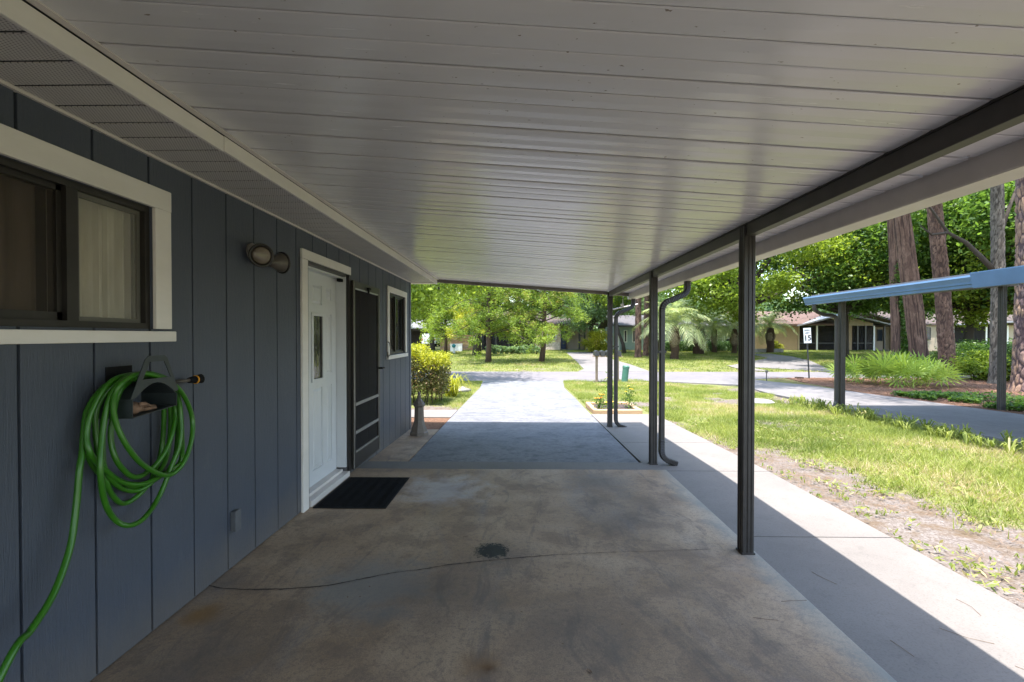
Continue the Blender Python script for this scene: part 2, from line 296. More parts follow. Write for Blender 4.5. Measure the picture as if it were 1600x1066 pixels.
# ---------------------------------------------------------------- object helpers
def link(name, me, m, parent=None, loc=None):
    o = bpy.data.objects.new(name, me); COL.objects.link(o)
    if m is not None and me is not None and not me.materials: me.materials.append(m)
    if parent is not None: o.parent = parent
    if loc is not None: o.location = loc
    return o
class MB:
    def __init__(s): s.v = []; s.f = []
    def box(s, x0, x1, y0, y1, z0, z1):
        i = len(s.v); s.v += [(x0, y0, z0), (x1, y0, z0), (x1, y1, z0), (x0, y1, z0), (x0, y0, z1), (x1, y0, z1), (x1, y1, z1), (x0, y1, z1)]
        s.f += [tuple(i + k for k in q) for q in ((0, 3, 2, 1), (4, 5, 6, 7), (0, 1, 5, 4), (1, 2, 6, 5), (2, 3, 7, 6), (3, 0, 4, 7))]; return s
    def prism(s, poly, axis, a0, a1, f2=None):     # poly: list of 2D, extruded along axis
        i = len(s.v); n = len(poly)
        for a in (a0, a1):
            for (p, q) in poly:
                s.v.append((a, p, q) if axis == 'x' else (p, a, q) if axis == 'y' else (p, q, a))
        s.f += [tuple(range(i + n - 1, i - 1, -1)), tuple(range(i + n, i + 2 * n))]
        s.f += [(i + k, i + (k + 1) % n, i + n + (k + 1) % n, i + n + k) for k in range(n)]; return s
    def tube(s, pts, rad, n=8, cap=True):
        pts = [Vector(p) for p in pts]; rad = [rad] * len(pts) if isinstance(rad, (int, float)) else rad
        i0 = len(s.v); up = None
        for k, p in enumerate(pts):
            d = (pts[min(k + 1, len(pts) - 1)] - pts[max(k - 1, 0)]).normalized()
            if up is None: up = d.orthogonal().normalized()
            else:
                up = (up - d * up.dot(d))
                up = up.normalized() if up.length > 1e-6 else d.orthogonal().normalized()
            w_ = d.cross(up)
            for j in range(n):
                a = 2 * pi * j / n; s.v.append(tuple(p + (up * cos(a) + w_ * sin(a)) * rad[k]))
        for k in range(len(pts) - 1):
            for j in range(n):
                a = i0 + k * n + j; b = i0 + k * n + (j + 1) % n; s.f.append((a, b, b + n, a + n))
        if cap: s.f += [tuple(i0 + j for j in range(n - 1, -1, -1)), tuple(i0 + (len(pts) - 1) * n + j for j in range(n))]
        return s
    def lathe(s, prof, c=(0, 0, 0), n=24):
        i0 = len(s.v)
        for r, z in prof:
            for j in range(n): a = 2 * pi * j / n; s.v.append((c[0] + r * cos(a), c[1] + r * sin(a), c[2] + z))
        for k in range(len(prof) - 1):
            for j in range(n):
                a = i0 + k * n + j; b = i0 + k * n + (j + 1) % n; s.f.append((a, b, b + n, a + n))
        s.f += [tuple(i0 + j for j in range(n - 1, -1, -1)), tuple(i0 + (len(prof) - 1) * n + j for j in range(n))]; return s
    def quad(s, a, b, c, d): i = len(s.v); s.v += [a, b, c, d]; s.f.append((i, i + 1, i + 2, i + 3)); return s
    def build(s, name, m, parent=None, off=None, smooth=False, bevel=0):
        if off is None and parent is not None: off = parent.location
        v = s.v
        if off is not None: v = [(a - off[0], b - off[1], c - off[2]) for a, b, c in v]
        me = bpy.data.meshes.new(name); me.from_pydata(v, [], s.f); me.update()
        if smooth: me.shade_smooth()
        o = link(name, me, m, parent)
        if bevel:
            md = o.modifiers.new('edge', 'BEVEL'); md.width = bevel; md.segments = 2; md.limit_method = 'ANGLE'
        return o
def tag(o, label=None, cat=None, group=None, kind=None):
    if label: o['label'] = label
    if cat: o['category'] = cat
    if group: o['group'] = group
    if kind: o['kind'] = kind
    return o
def thing(name, label, cat, loc=(0, 0, 0), group=None, rz=0):
    o = bpy.data.objects.new(name, None); COL.objects.link(o); o.location = loc; o.rotation_euler = (0, 0, rz); o.empty_display_size = 0.1
    return tag(o, label, cat, group)
def dup(root, loc, rz=0.0, sc=1.0, label=None, group=None):
    def cp(o, p):
        c = o.copy(); COL.objects.link(c); c.parent = p
        for ch in [x for x in bpy.data.objects if x.parent == o]: cp(ch, c)
        return c
    r = cp(root, None); r.location = loc; r.rotation_euler = (0, 0, rz); r.scale = (sc, sc, sc) if isinstance(sc, (int, float)) else sc
    if label: r['label'] = label
    if group: r['group'] = group
    return r
def fastmesh(name, V, nper, var=None, m=None, attr='var'):
    V = np.ascontiguousarray(V, dtype=np.float32); nv = len(V); nf = nv // nper
    me = bpy.data.meshes.new(name); me.vertices.add(nv); me.vertices.foreach_set('co', V.ravel())
    me.loops.add(nv); me.loops.foreach_set('vertex_index', np.arange(nv, dtype=np.int32))
    me.polygons.add(nf); me.polygons.foreach_set('loop_start', np.arange(0, nv, nper, dtype=np.int32)); me.polygons.foreach_set('loop_total', np.full(nf, nper, dtype=np.int32))
    me.update(calc_edges=True)
    if var is not None:
        a = me.attributes.new(attr, 'FLOAT', 'FACE'); a.data.foreach_set('value', np.ascontiguousarray(var, dtype=np.float32))
    if m: me.materials.append(m)
    return me
def unit(a): return a / np.maximum(np.linalg.norm(a, axis=1, keepdims=True), 1e-6)
def leaves(C, size, aspect=0.5, up=0.4, u=None):   # rhombic leaves round centres C
    n = len(C); size = np.broadcast_to(size, (n,))[:, None]
    nn = unit(rng.normal(size=(n, 3)) + np.array([0, 0, up * 2.0]))
    if u is None: u = rng.normal(size=(n, 3))
    u = unit(u - nn * np.sum(u * nn, axis=1, keepdims=True)); v = np.cross(nn, u)
    Q = np.stack([C - u * size, C + v * size * aspect - u * size * 0.1, C + u * size, C - v * size * aspect - u * size * 0.1], axis=1)
    return Q.reshape(-1, 3)
def crown_points(n, K, rx, rz, clump, zc=0.0, hollow=0.35):
    d = unit(rng.normal(size=(K, 3))); r = hollow + (1 - hollow) * rng.random(K) ** 0.5
    cen = d * r[:, None] * np.array([rx, rx, rz]); cen[:, 2] += zc
    k = rng.integers(0, K, n); cs = clump * (0.6 + 0.8 * rng.random(K))
    off = rng.normal(size=(n, 3)) * np.array([1, 1, 0.55]) * cs[k][:, None] * 0.5
    cv = rng.random(K)
    return cen[k] + off, np.clip(0.25 + 0.5 * cv[k] + rng.normal(size=n) * 0.17, 0, 1), cen

# ---------------------------------------------------------------- terrain and hard surfaces
vn = rng.random((64, 64))
def vnoise(x, y):
    xi = np.floor(x).astype(int); yi = np.floor(y).astype(int); fx = x - xi; fy = y - yi; fx = fx * fx * (3 - 2 * fx); fy = fy * fy * (3 - 2 * fy)
    g = lambda a, b: vn[a % 64, b % 64]
    return (g(xi, yi) * (1 - fx) + g(xi + 1, yi) * fx) * (1 - fy) + (g(xi, yi + 1) * (1 - fx) + g(xi + 1, yi + 1) * fx) * fy
def fbm(x, y): return 0.55 * vnoise(x, y) + 0.28 * vnoise(x * 2.1 + 7, y * 2.1 + 3) + 0.17 * vnoise(x * 4.7 + 1, y * 4.7 + 9)
def cover(x, y):                                  # how much lawn grows on the soil
    x = np.asarray(x, float); y = np.asarray(y, float)
    n = fbm(x * 0.9 + 20, y * 0.9 + 20) - 0.5
    t = np.clip(0.85 - (y - 4.4) * 0.25, 0.0, 1.5)
    right = np.clip((x - 2.85 - t + n * 2.0) / 0.8 + 0.35, 0.05, 1)
    left = np.clip((y - 10.6 + n * 2) / 1.0 + 0.2, 0.1, 1)
    c = np.where(x > 0, right, left)
    c = np.where((x > 0) & (y > 9.4), np.clip(0.8 + n * 1.3, 0.3, 1), c)
    c = np.where(y > 23.8, np.clip(0.75 + n * 1.3 + (y - 24.5) * 0.08, 0.4, 1), c)
    return c
def ground():
    xs = np.concatenate([np.linspace(-300, -12, 16), np.linspace(-11.6, 30, 150), np.linspace(32, 400, 18)])
    ys = np.concatenate([np.linspace(-60, -3, 8), np.linspace(-2.5, 26, 130), np.linspace(26.5, 60, 40), np.linspace(65, 500, 14)])
    X, Y = np.meshgrid(xs, ys); Z = np.array([zg(0, y) for y in ys])[:, None] + 0 * X
    C = cover(X, Y); C = np.where((Y < 19) & (X > 2.8), C - np.clip((0.45 - fbm(X * 1.7 + 31, Y * 1.7 + 17)) * 3, 0, 0.5), C); Z = Z - 0.012 + 0.02 * (fbm(X * 1.5, Y * 1.5) - 0.5) - 0.02 * (C < 0.3)
    V = np.stack([X, Y, Z], -1).reshape(-1, 3); nx = len(xs); ny = len(ys)
    i = np.arange(nx * ny).reshape(ny, nx); Fq = np.stack([i[:-1, :-1], i[:-1, 1:], i[1:, 1:], i[1:, :-1]], -1).reshape(-1, 4)
    me = bpy.data.meshes.new('ground'); me.from_pydata(V.tolist(), [], Fq.tolist()); me.update(); me.shade_smooth()
    a = me.attributes.new('cover', 'FLOAT', 'POINT'); a.data.foreach_set('value', C.reshape(-1).astype(np.float32))
    tag(link('ground', me, M['soil']), kind='structure')
ground()
def sheet(name, quads, m, dz, parent=None, thick=0.06):    # ribbons that follow the terrain: quads of 4 plan corners (near-left, near-right, far-right, far-left)
    b = MB()
    for q in quads:
        (a, bb, c, d) = [Vector((*p, 0)) for p in q]; n = max(1, int((c - bb).length / 1.2)); rows = []
        for k in range(n + 1):
            t = k / n; l = a.lerp(d, t); r = bb.lerp(c, t); rows.append(((l.x, l.y, zg(l.x, l.y) + dz), (r.x, r.y, zg(r.x, r.y) + dz)))
        i = len(b.v)
        for l, r in rows: b.v += [l, r, (l[0], l[1], l[2] - thick), (r[0], r[1], r[2] - thick)]
        for k in range(n):
            j = i + 4 * k; b.f += [(j, j + 1, j + 5, j + 4), (j + 1, j + 3, j + 7, j + 5), (j + 2, j, j + 4, j + 6)]
        b.f += [(i, i + 2, i + 3, i + 1), (i + 4 * n, i + 4 * n + 1, i + 4 * n + 3, i + 4 * n + 2)]
    return b.build(name, m, parent)
# carport floor
MB().box(-1.87, 1.64, -4, 5.19, -0.2, 0).build('carport_floor', M['slab'], bevel=0.006)['kind'] = 'structure'
MB().box(-1.87, 1.62, 5.198, 5.5, -0.2, -0.004).build('floor_apron', M['walk'], bevel=0.006)['kind'] = 'structure'
tag(sheet('side_slab', [((-1.87, 5.508), (-1.36, 5.508), (-1.36, 7.75), (-1.87, 7.75))], M['slab'], 0.03, thick=0.12), kind='structure')
dr = sheet('driveway', [((-1.35, 5.508), (1.44, 5.508), (1.46, 9.3), (-1.35, 9.3)), ((-1.35, 9.312), (1.46, 9.312), (1.5, 12.4), (-1.35, 12.4)), ((-1.35, 12.412), (1.5, 12.412), (1.5, 15.5), (-1.33, 15.5)), ((-1.33, 15.512), (1.5, 15.512), (1.75, 18.8), (-1.5, 18.8))], M['drive'], 0.028, thick=0.1)
tag(dr, kind='structure')
wk = tag(bpy.data.objects.new('walkway', None), kind='structure'); COL.objects.link(wk)
for a, b in ((-4, -1.5), (-1.488, 0.2), (0.212, 1.85), (1.862, 3.49), (3.502, 5.2), (5.212, 6.74), (6.752, 8.2), (8.212, 9.55)):
    sheet('paving_slab', [((1.648 if a < 5.2 else 1.47, a), (2.79, a), (2.79, b), (1.648 if a < 5.2 else 1.47, b))], M['walk'], 0.032, wk, 0.1)
pt = tag(sheet('front_path', [((-8, 9.15), (-1.37, 9.15), (-1.37, 10.2), (-8, 10.2))], M['walk'], 0.02, thick=0.08), kind='structure')
tag(sheet('road', [((-120, 18.85), (7.5, 18.95), (7.5, 23.8), (-120, 23.8)), ((7.5, 18.95), (11.6, 20.5), (11.6, 23.8), (7.5, 23.8)), ((11.6, 20.5), (140, 20.5), (140, 23.8), (11.6, 23.8))], M['asphalt'], 0.006, thick=0.02), kind='structure')
tag(sheet('neighbour_drive', [((7.15, -3), (10.5, -3), (10.4, 14), (7.5, 14)), ((7.5, 14.005), (10.4, 14.005), (10.4, 17.2), (8.0, 17.0)), ((8.0, 17.005), (10.4, 17.205), (9.8, 19.6), (5.0, 19.0))], M['farconc'], 0.02, thick=0.08), kind='structure')
tag(sheet('pine_straw_bed', [((10.55, 6), (40, 6), (40, 14.0), (10.45, 14.0)), ((10.45, 14.0), (40, 14.0), (40, 20.47), (11.65, 20.47))], M['mulch'], 0.012, thick=0.03), kind='structure')
EXCL = []
def farstrip(name, l, r, m=M['farconc'], dz=0.016):
    L = [G(*p) for p in l]; Rr = [G(*p) for p in r]; EXCL.append(L + Rr[::-1])
    return tag(sheet(name, [(L[i], Rr[i], Rr[i + 1], L[i + 1]) for i in range(len(L) - 1)], m, dz, thick=0.02), kind='structure')
farstrip('opposite_drive', [(903, 581.2), (912, 577), (897, 562), (884, 551)], [(1016, 581.2), (985, 570), (957, 562), (926, 550.5)])
farstrip('curved_drive', [(1135, 572), (1196, 560), (1180, 556), (1165, 553)], [(1300, 581), (1262, 564), (1235, 557.5), (1200, 553)])
farstrip('cut_path', [(1160, 579), (1133, 571.5)], [(1200, 580.5), (1150, 571.5)], M['walk'], 0.03)

# grass blades: nobody could count them
def inside(x, y, poly):
    c = np.zeros(len(x), bool); n = len(poly)
    for i in range(n):
        (xa, ya), (xb, yb) = poly[i], poly[(i + 1) % n]
        c ^= ((ya > y) != (yb > y)) & (x < (xb - xa) * (y - ya) / ((yb - ya) or 1e-9) + xa)
    return c
def blades(name, n, xr, yr, h, wd, parentmask=None, mt='grass', dens=1.0, thr=0.35):
    x = rng.uniform(*xr, n); y = rng.uniform(*yr, n)
    c = cover(x, y); nn = fbm(x * 6, y * 6)
    patch = fbm(x * 1.7 + 31, y * 1.7 + 17); keep = (c * 1.35 - 0.2 - np.clip((0.47 - patch) * 5, 0, 0.75) * (y < 19) > rng.random(n) * (0.5 + nn)) & (c > thr * rng.random(n))
    if parentmask is not None: keep &= parentmask(x, y)
    x, y, c, nn = x[keep], y[keep], c[keep], nn[keep]; n = len(x)
    z = np.array([zg(0, b) for b in y]) - 0.015
    cl = fbm(x * 2.3 + 11, y * 2.3 + 4); hh = h * (0.35 + 1.0 * rng.random(n) ** 1.5) * (0.35 + 1.3 * cl) * (0.6 + 0.8 * nn); a = rng.uniform(0, 2 * pi, n); le = rng.normal(size=(n, 2)) * hh[:, None] * 0.55
    P = np.stack([x, y, z], -1); u = np.stack([np.cos(a), np.sin(a), 0 * a], -1) * wd * 0.5
    T = P + np.stack([le[:, 0], le[:, 1], hh], -1)
    V = np.stack([P - u, P + u, T], 1).reshape(-1, 3)
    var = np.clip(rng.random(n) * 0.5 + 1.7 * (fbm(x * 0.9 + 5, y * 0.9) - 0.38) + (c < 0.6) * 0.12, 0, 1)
    return tag(link(name, fastmesh(name, V, 3, var, M[mt]), None), {'lawn_grass': 'sunny patchy lawn between the walkway and neighbour drive', 'lawn_grass_left': 'small lawn between the golden hedge and driveway', 'far_lawn_grass': 'shaded and sunny lawns across the road'}[name], 'grass', kind='stuff')
blades('lawn_grass', 330000, (1.6, 8.2), (2.6, 19.3), 0.075, 0.009, lambda x, y: ~((x < 2.83) & (y < 9.6)) & (x < 7.1 + np.clip(y - 9, 0, 5) * 0.07) & ~((y > 15) & (x > 7.5 - (y - 15) * 0.55)) & ~((x < 1.53 + np.clip(y - 15.5, 0, 4) * 0.08) & (y > 9)) & ~((x > 1.5) & (x < 2.8) & (y > 9.5) & (y < 10.7)))
blades('lawn_grass_left', 60000, (-6, -1.4), (10.3, 18.9), 0.07, 0.010)
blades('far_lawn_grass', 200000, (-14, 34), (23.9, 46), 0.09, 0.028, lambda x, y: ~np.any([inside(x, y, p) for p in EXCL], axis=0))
# sparse weeds on the sandy edge
n = 9000; x = rng.uniform(2.85, 6, n); y = rng.uniform(2.2, 9, n); k = fbm(x * 3.1, y * 3.1) > 0.60; x, y = x[k], y[k]
C = np.stack([x, y, np.array([zg(0, b) for b in y]) + rng.random(len(x)) * 0.03], -1)
tag(link('weeds', fastmesh('weeds', leaves(C, 0.018 + 0.02 * rng.random(len(C)), 0.3, 0.6), 4, rng.random(len(C)), M['grass']), None), 'sparse low weeds on the sandy soil beside the walkway', 'weeds', kind='stuff')
V = []; va = []
rw = random.Random(11)
for i in range(760):
    if i < 150: x = rw.uniform(6.5, 7.15); y = rw.uniform(5.5, 12); hgt = rw.uniform(0.08, 0.3)
    else: x = 2.9 + rw.random() ** 0.7 * 3.2; y = rw.uniform(2.4, 9.5); hgt = rw.uniform(0.015, 0.07) * (1.5 if rw.random() < 0.15 else 0.8)
    z = zg(x, y) - 0.01
    cb = rw.random() * 0.6
    for k in range(rw.randint(5, 16)):
        a = rw.uniform(0, 2 * pi); l = hgt * rw.uniform(0.5, 1); r = l * rw.uniform(0.3, 1.1); s_ = 0.003 + 0.03 * l; p = np.array([x + rw.uniform(-.03, .03), y + rw.uniform(-.03, .03), z]); d = np.array([cos(a), sin(a), 0]); sd_ = np.array([-sin(a), cos(a), 0]) * s_
        m1 = p + d * r * 0.5 + [0, 0, l * 0.8]; m2 = p + d * r + [0, 0, l * rw.uniform(0.5, 1.0)]; V += [p - sd_, p + sd_, m1 + sd_, m1 - sd_, m1 - sd_, m1 + sd_, m2 + sd_ * .2, m2 - sd_ * .2]; c_ = cb + 0.3 * rw.random(); va += [c_, c_]
tag(link('weed_tufts', fastmesh('weed_tufts', np.array(V), 4, np.array(va), M['grass']), None), 'taller weed tufts along the drive edge and on the sandy strip', 'weeds', kind='stuff')
n = 16000; x = rng.uniform(2.82, 6.0, n); y = rng.uniform(2.2, 10, n); k = fbm(x * 2.1 + 3, y * 2.1) > 0.44; x, y = x[k], y[k]; a = rng.uniform(0, 2 * pi, len(x))
C = np.stack([x, y, np.array([zg(0, b) for b in y]) - 0.002 + rng.random(len(x)) * 0.01], -1)
tag(link('dry_litter', fastmesh('dry_litter', leaves(C, 0.03, 0.07, 2.5, np.stack([np.cos(a), np.sin(a), 0 * a], -1)), 4, None, M['straw']), None), 'dry pine needles and thatch strewn on the sandy soil', 'litter', kind='stuff')

# ---------------------------------------------------------------- our house
H = thing('house', 'blue grey house with grooved siding, white door and cream window trim beside the carport', 'house', (-1.85, 3, 0))
WX = -1.85
OPEN = [(1.36, 2.30, 1.535, 2.145), (3.97, 4.90, 0.0, 2.155), (6.49, 7.40, 1.235, 2.115)]
def subtract(rects, o):
    out = []
    for (a, b, c, d) in rects:
        if o[1] <= a or o[0] >= b or o[3] <= c or o[2] >= d: out.append((a, b, c, d)); continue
        if o[0] > a: out.append((a, o[0], c, d))
        if o[1] < b: out.append((o[1], b, c, d))
        m0, m1 = max(a, o[0]), min(b, o[1])
        if o[2] > c: out.append((m0, m1, c, o[2]))
        if o[3] < d: out.append((m0, m1, o[3], d))
    return out
k = -20
while True:
    a = 1.979 + 0.3035 * k; b_ = a + 0.3035; k += 1
    if a > 7.77: break
    lo, hi = a + 0.006, min(b_ - 0.006, 7.765)
    rs = [(lo, hi, -0.15 if a > 5 else 0.012, 2.41)]
    for o in OPEN: rs = subtract(rs, o)
    groups = []                                   # pieces that touch stay one board; above and below a window they are two
    for r in rs:
        hit = [g for g in groups if any(min(r[1], t[1]) - max(r[0], t[0]) > -1e-4 and min(r[3], t[3]) - max(r[2], t[2]) > -1e-4 for t in g)]
        m_ = [r]
        for g in hit: m_ += g; groups.remove(g)
        groups.append(m_)
    for g in groups:
        mb = MB()
        for (p, q, c, d) in g: mb.box(WX - 0.016, WX, p, q, c, d)
        mb.build('siding_board', M['siding'], H, bevel=0.002 if len(g) == 1 else 0)
rs = [(-4, 7.765, -0.2, 2.6)]
for o in OPEN: rs = subtract(rs, o)
mb = MB()
for (p, q, c, d) in rs: mb.box(WX - 0.13, WX - 0.0165, p, q, c, d)
mb.build('wall_backing', M['siding'], H)
MB().box(-9, WX - 0.0, 7.766, 7.80, -0.2, 2.9).build('front_wall', M['siding'], H)
MB().box(WX - 0.02, WX + 0.008, 7.72, 7.815, -0.2, 2.41).build('corner_board', M['siding'], H, bevel=0.003)
# room behind
MB().box(-3.6, -3.5, -4, 7.7, 0, 2.5).build('room_wall', M['darkwall'], H)
MB().box(-3.6, -1.99, -4, 7.7, 2.45, 2.5).build('room_ceiling', M['darkwall'], H)
MB().box(-3.6, -1.99, -4, 7.7, -0.1, 0.05).build('room_floor', M['darkwall'], H)
MB().box(-3.6, -1.99, -4.05, -4.0, 0, 2.5).build('room_end_wall', M['darkwall'], H)
# soffit panels
y = -4.0 + 0.01
SP = 0.147
yy = 1.355 - SP * 36
i = 0
me_sp = None
while yy < 7.80:
    y1 = min(yy + SP, 7.84)
    if me_sp is None:
        mb = MB().box(0, 0.395, 0.022, SP, 0, 0.004)
        mb.box(0, 0.395, 0.0, 0.008, 0.0, 0.004).box(0, 0.395, 0.008, 0.022, 0.011, 0.015)
        me_sp = bpy.data.meshes.new('soffit_panel'); me_sp.from_pydata(mb.v, [], mb.f); me_sp.update(); me_sp.materials.append(M['soffit'])
    link('soffit_panel', me_sp, None, H, (-1.85 + 1.85, yy - 3, 2.41)); yy += SP
MB().box(-1.858, -1.835, -4, 7.84, 2.396, 2.409).build('soffit_channel', M['gutter'], H)
mb = MB().box(-1.455, -1.437, -4, 2.232, 2.395, 2.470); mb.build('fascia_board', M['trim'], H, bevel=0.003)
mb = MB().box(-1.453, -1.435, 2.236, 8.04, 2.398, 2.472); mb.build('fascia_board', M['trim'], H, bevel=0.003)
mb = MB().box(-1.434, -1.405, -4, 8.03, 2.474, 2.480); mb.build('flashing', M['gutter'], H)
MB().box(-9, -1.44, 7.80, 8.03, 2.40, 2.412).build('front_soffit', M['gutter'], H)
MB().prism([(-1.40, 2.50), (-1.40, 2.56), (-6.2, 4.2), (-11, 2.56), (-11, 2.45), (-6.2, 4.1)], 'y', -6, 8.1).build('roof', M['greyshingle'], H)
# windows
def window(y0, y1, z0, z1, mull, left_screen=True, sillx=0.034, big=True):
    W = MB()
    tw = 0.105 if big else 0.085
    t = WX + 0.022
    W.box(WX + 0.001, t, y0 - tw, y1 + tw, z1, z1 + tw); W.box(WX + 0.001, t - 0.002, y1, y1 + tw, z0, z1); W.box(WX + 0.001, t - 0.002, y0 - tw, y0, z0, z1)
    w_ = W.build('window', M['trim'], H, bevel=0.003)
    MB().box(WX - 0.1, WX + sillx, y0 - tw - 0.015, y1 + tw + 0.012, z0 - 0.065, z0 - 0.012).build('sill', M['trim'], w_, off=H.location, bevel=0.003)
    f = MB(); e = 0.028; X0, X1 = WX - 0.085, WX - 0.012
    f.box(X0, X1, y0, y1, z1 - e, z1).box(X0, X1, y0, y1, z0 - 0.012, z0 + e).box(X0, X1, y0, y0 + e, z0 + e, z1 - e).box(X0, X1, y1 - e, y1, z0 + e, z1 - e)
    f.box(X0, X1 - 0.004, mull - 0.028, mull + 0.022, z0 + e, z1 - e)
    f.box(X0 + 0.01, X1 - 0.025, y0 + e, mull - 0.028, z1 - e - 0.022, z1 - e).box(X0 + 0.01, X1 - 0.025, y0 + e, mull - 0.028, z0 + e, z0 + e + 0.035).box(X0 + 0.01, X1 - 0.025, mull - 0.05, mull - 0.028, z0 + e, z1 - e)
    f.build('frame', M['bronze'], w_, off=H.location)
    g = MB(); xs = WX - 0.045
    g.box(xs - 0.012, xs + 0.006, mull + 0.022, mull + 0.05, z0 + e, z1 - e).box(xs - 0.012, xs + 0.006, y1 - e - 0.018, y1 - e, z0 + e, z1 - e).box(xs - 0.012, xs + 0.006, mull + 0.05, y1 - e - 0.018, z1 - e - 0.02, z1 - e).box(xs - 0.012, xs + 0.006, mull + 0.05, y1 - e - 0.018, z0 + e, z0 + e + 0.02)
    g.build('sash', M['holder'] if not big else simple('dull_sash', (0.12, 0.115, 0.10), 0.5), w_, off=H.location)
    MB().box(xs - 0.005, xs - 0.001, mull + 0.05, y1 - e - 0.018, z0 + e + 0.02, z1 - e - 0.02).build('pane', M['frost'] if big else M['glass'], w_, off=H.location)
    MB().box(xs - 0.006, xs - 0.003, y0 + e, mull - 0.05, z0 + e + 0.035, z1 - e - 0.022).build('screen', M['winscreen'], w_, off=H.location)
    c = MB(); n = 60; xc = WX - 0.16
    for i in range(n):
        ya = mull + 0.0 + (y1 - mull) * i / n; yb = mull + 0.0 + (y1 - mull) * (i + 1) / n
        xa = xc + 0.03 + 0.022 * sin(i * 0.75) + 0.008 * sin(i * 1.7); xb = xc + 0.03 + 0.022 * sin((i + 1) * 0.75) + 0.008 * sin((i + 1) * 1.7)
        c.quad((xa, ya, z0 - 0.02), (xb, yb, z0 - 0.02), (xb, yb, z1), (xa, ya, z1))
    c.build('curtain', M['curtain'] if big else M['browncurtain'], w_, off=H.location, smooth=True)
    c = MB()
    for i in range(n):
        ya = y0 + (mull - y0) * i / n; yb = y0 + (mull - y0) * (i + 1) / n
        xa = xc - 0.03 + 0.014 * sin(i * 0.45); xb = xc - 0.03 + 0.014 * sin((i + 1) * 0.45)
        c.quad((xa, ya, z0 - 0.02), (xb, yb, z0 - 0.02), (xb, yb, z1), (xa, ya, z1))
    c.build('curtain', M['browncurtain'], w_, off=H.location, smooth=True)
window(1.36, 2.30, 1.535, 2.145, 1.905)
window(6.49, 7.40, 1.235, 2.115, 6.93, big=False)
# front door
D = MB(); t = WX + 0.022
D.box(WX + 0.001, t, 3.865, 3.97, 0.0, 2.155).box(WX + 0.001, t, 3.865, 4.99, 2.157, 2.24).build('door_trim', M['trim'], H, bevel=0.003)
MB().box(WX - 0.09, WX + 0.012, 3.972, 3.995, 0.0, 2.15).box(WX - 0.03, WX + 0.012, 3.995, 4.872, 2.125, 2.152).box(WX - 0.03, WX + 0.03, 4.905, 4.955, 0.03, 2.15).build('storm_frame', M['bronze'], H)
MB().box(WX - 0.14, WX - 0.0, 4.876, 4.90, 0.1, 2.13).box(WX - 0.14, WX - 0.03, 3.997, 4.876, 2.105, 2.124).build('door_jamb', M['white'], H)
MB().box(WX - 0.16, WX + 0.035, 3.99, 4.90, 0.002, 0.055).box(WX - 0.16, WX - 0.03, 3.99, 4.87, 0.056, 0.085).build('threshold', M['gutter'], H, bevel=0.004)
dx = WX - 0.10; dY0, dY1 = 3.98, 4.872
door = MB()
zt, zb = 2.104, 0.088
px_ = [(4.09, 4.22), (4.32, 4.53), (4.63, 4.76)]
pan = [(a, b, 0.22, 1.00) for a, b in px_] + [(a, b, 1.86, 1.98) if i != 1 else (a, b, 1.80, 1.99) for i, (a, b) in enumerate(px_)] + [(px_[0][0], px_[0][1], 1.12, 1.72), (px_[2][0], px_[2][1], 1.12, 1.72)]
op = pan + [(px_[1][0] - 0.01, px_[1][1] + 0.01, 1.08, 1.70)]
rs = [(dY0, dY1, zb, zt)]
for o in op: rs = subtract(rs, o)
for (a, b, c, d) in rs: door.box(dx - 0.04, dx, a, b, c, d)
dd = door.build('front_door', M['white'], H)
for (a, b, c, d) in pan:
    mb = MB().box(dx - 0.03, dx - 0.012, a, b, c, d)
    i = len(mb.v); e = 0.035; mb.v += [(dx - 0.012, a + 0.012, c + 0.012), (dx - 0.012, b - 0.012, c + 0.012), (dx - 0.012, b - 0.012, d - 0.012), (dx - 0.012, a + 0.012, d - 0.012), (dx - 0.001, a + e, c + e), (dx - 0.001, b - e, c + e), (dx - 0.001, b - e, d - e), (dx - 0.001, a + e, d - e)]
    mb.f += [(i + 4, i + 5, i + 6, i + 7)] + [(i + j, i + (j + 1) % 4, i + 4 + (j + 1) % 4, i + 4 + j) for j in range(4)]
    mb.build('door_panel', M['white'], dd, off=H.location)
a, b = px_[1][0] - 0.01, px_[1][1] + 0.01
MB().box(dx, dx + 0.012, a - 0.02, a + 0.012, 1.06, 1.72).box(dx, dx + 0.012, b - 0.012, b + 0.02, 1.06, 1.72).box(dx, dx + 0.012, a + 0.012, b - 0.012, 1.69, 1.72).box(dx, dx + 0.012, a + 0.012, b - 0.012, 1.06, 1.09).build('glass_bead', M['white'], dd, off=H.location, bevel=0.003)
gm, gt, gb = mat('patterned_door_glass'); gb.inputs['Base Color'].default_value = (0.03, 0.03, 0.025, 1); gb.inputs['Roughness'].default_value = 0.05; gb.inputs['Specular IOR Level'].default_value = 1.0
bump(gt, gb, noise(gt, coords(gt, (1, 1, 0.25), True), 22, 2), 0.35, 0.02)
MB().box(dx - 0.02, dx - 0.008, a, b, 1.08, 1.70).build('door_glass', gm, dd, off=H.location)
MB().box(WX - 0.06, WX - 0.02, 4.80, 4.87, 2.07, 2.10).build('door_closer', M['black'], H)
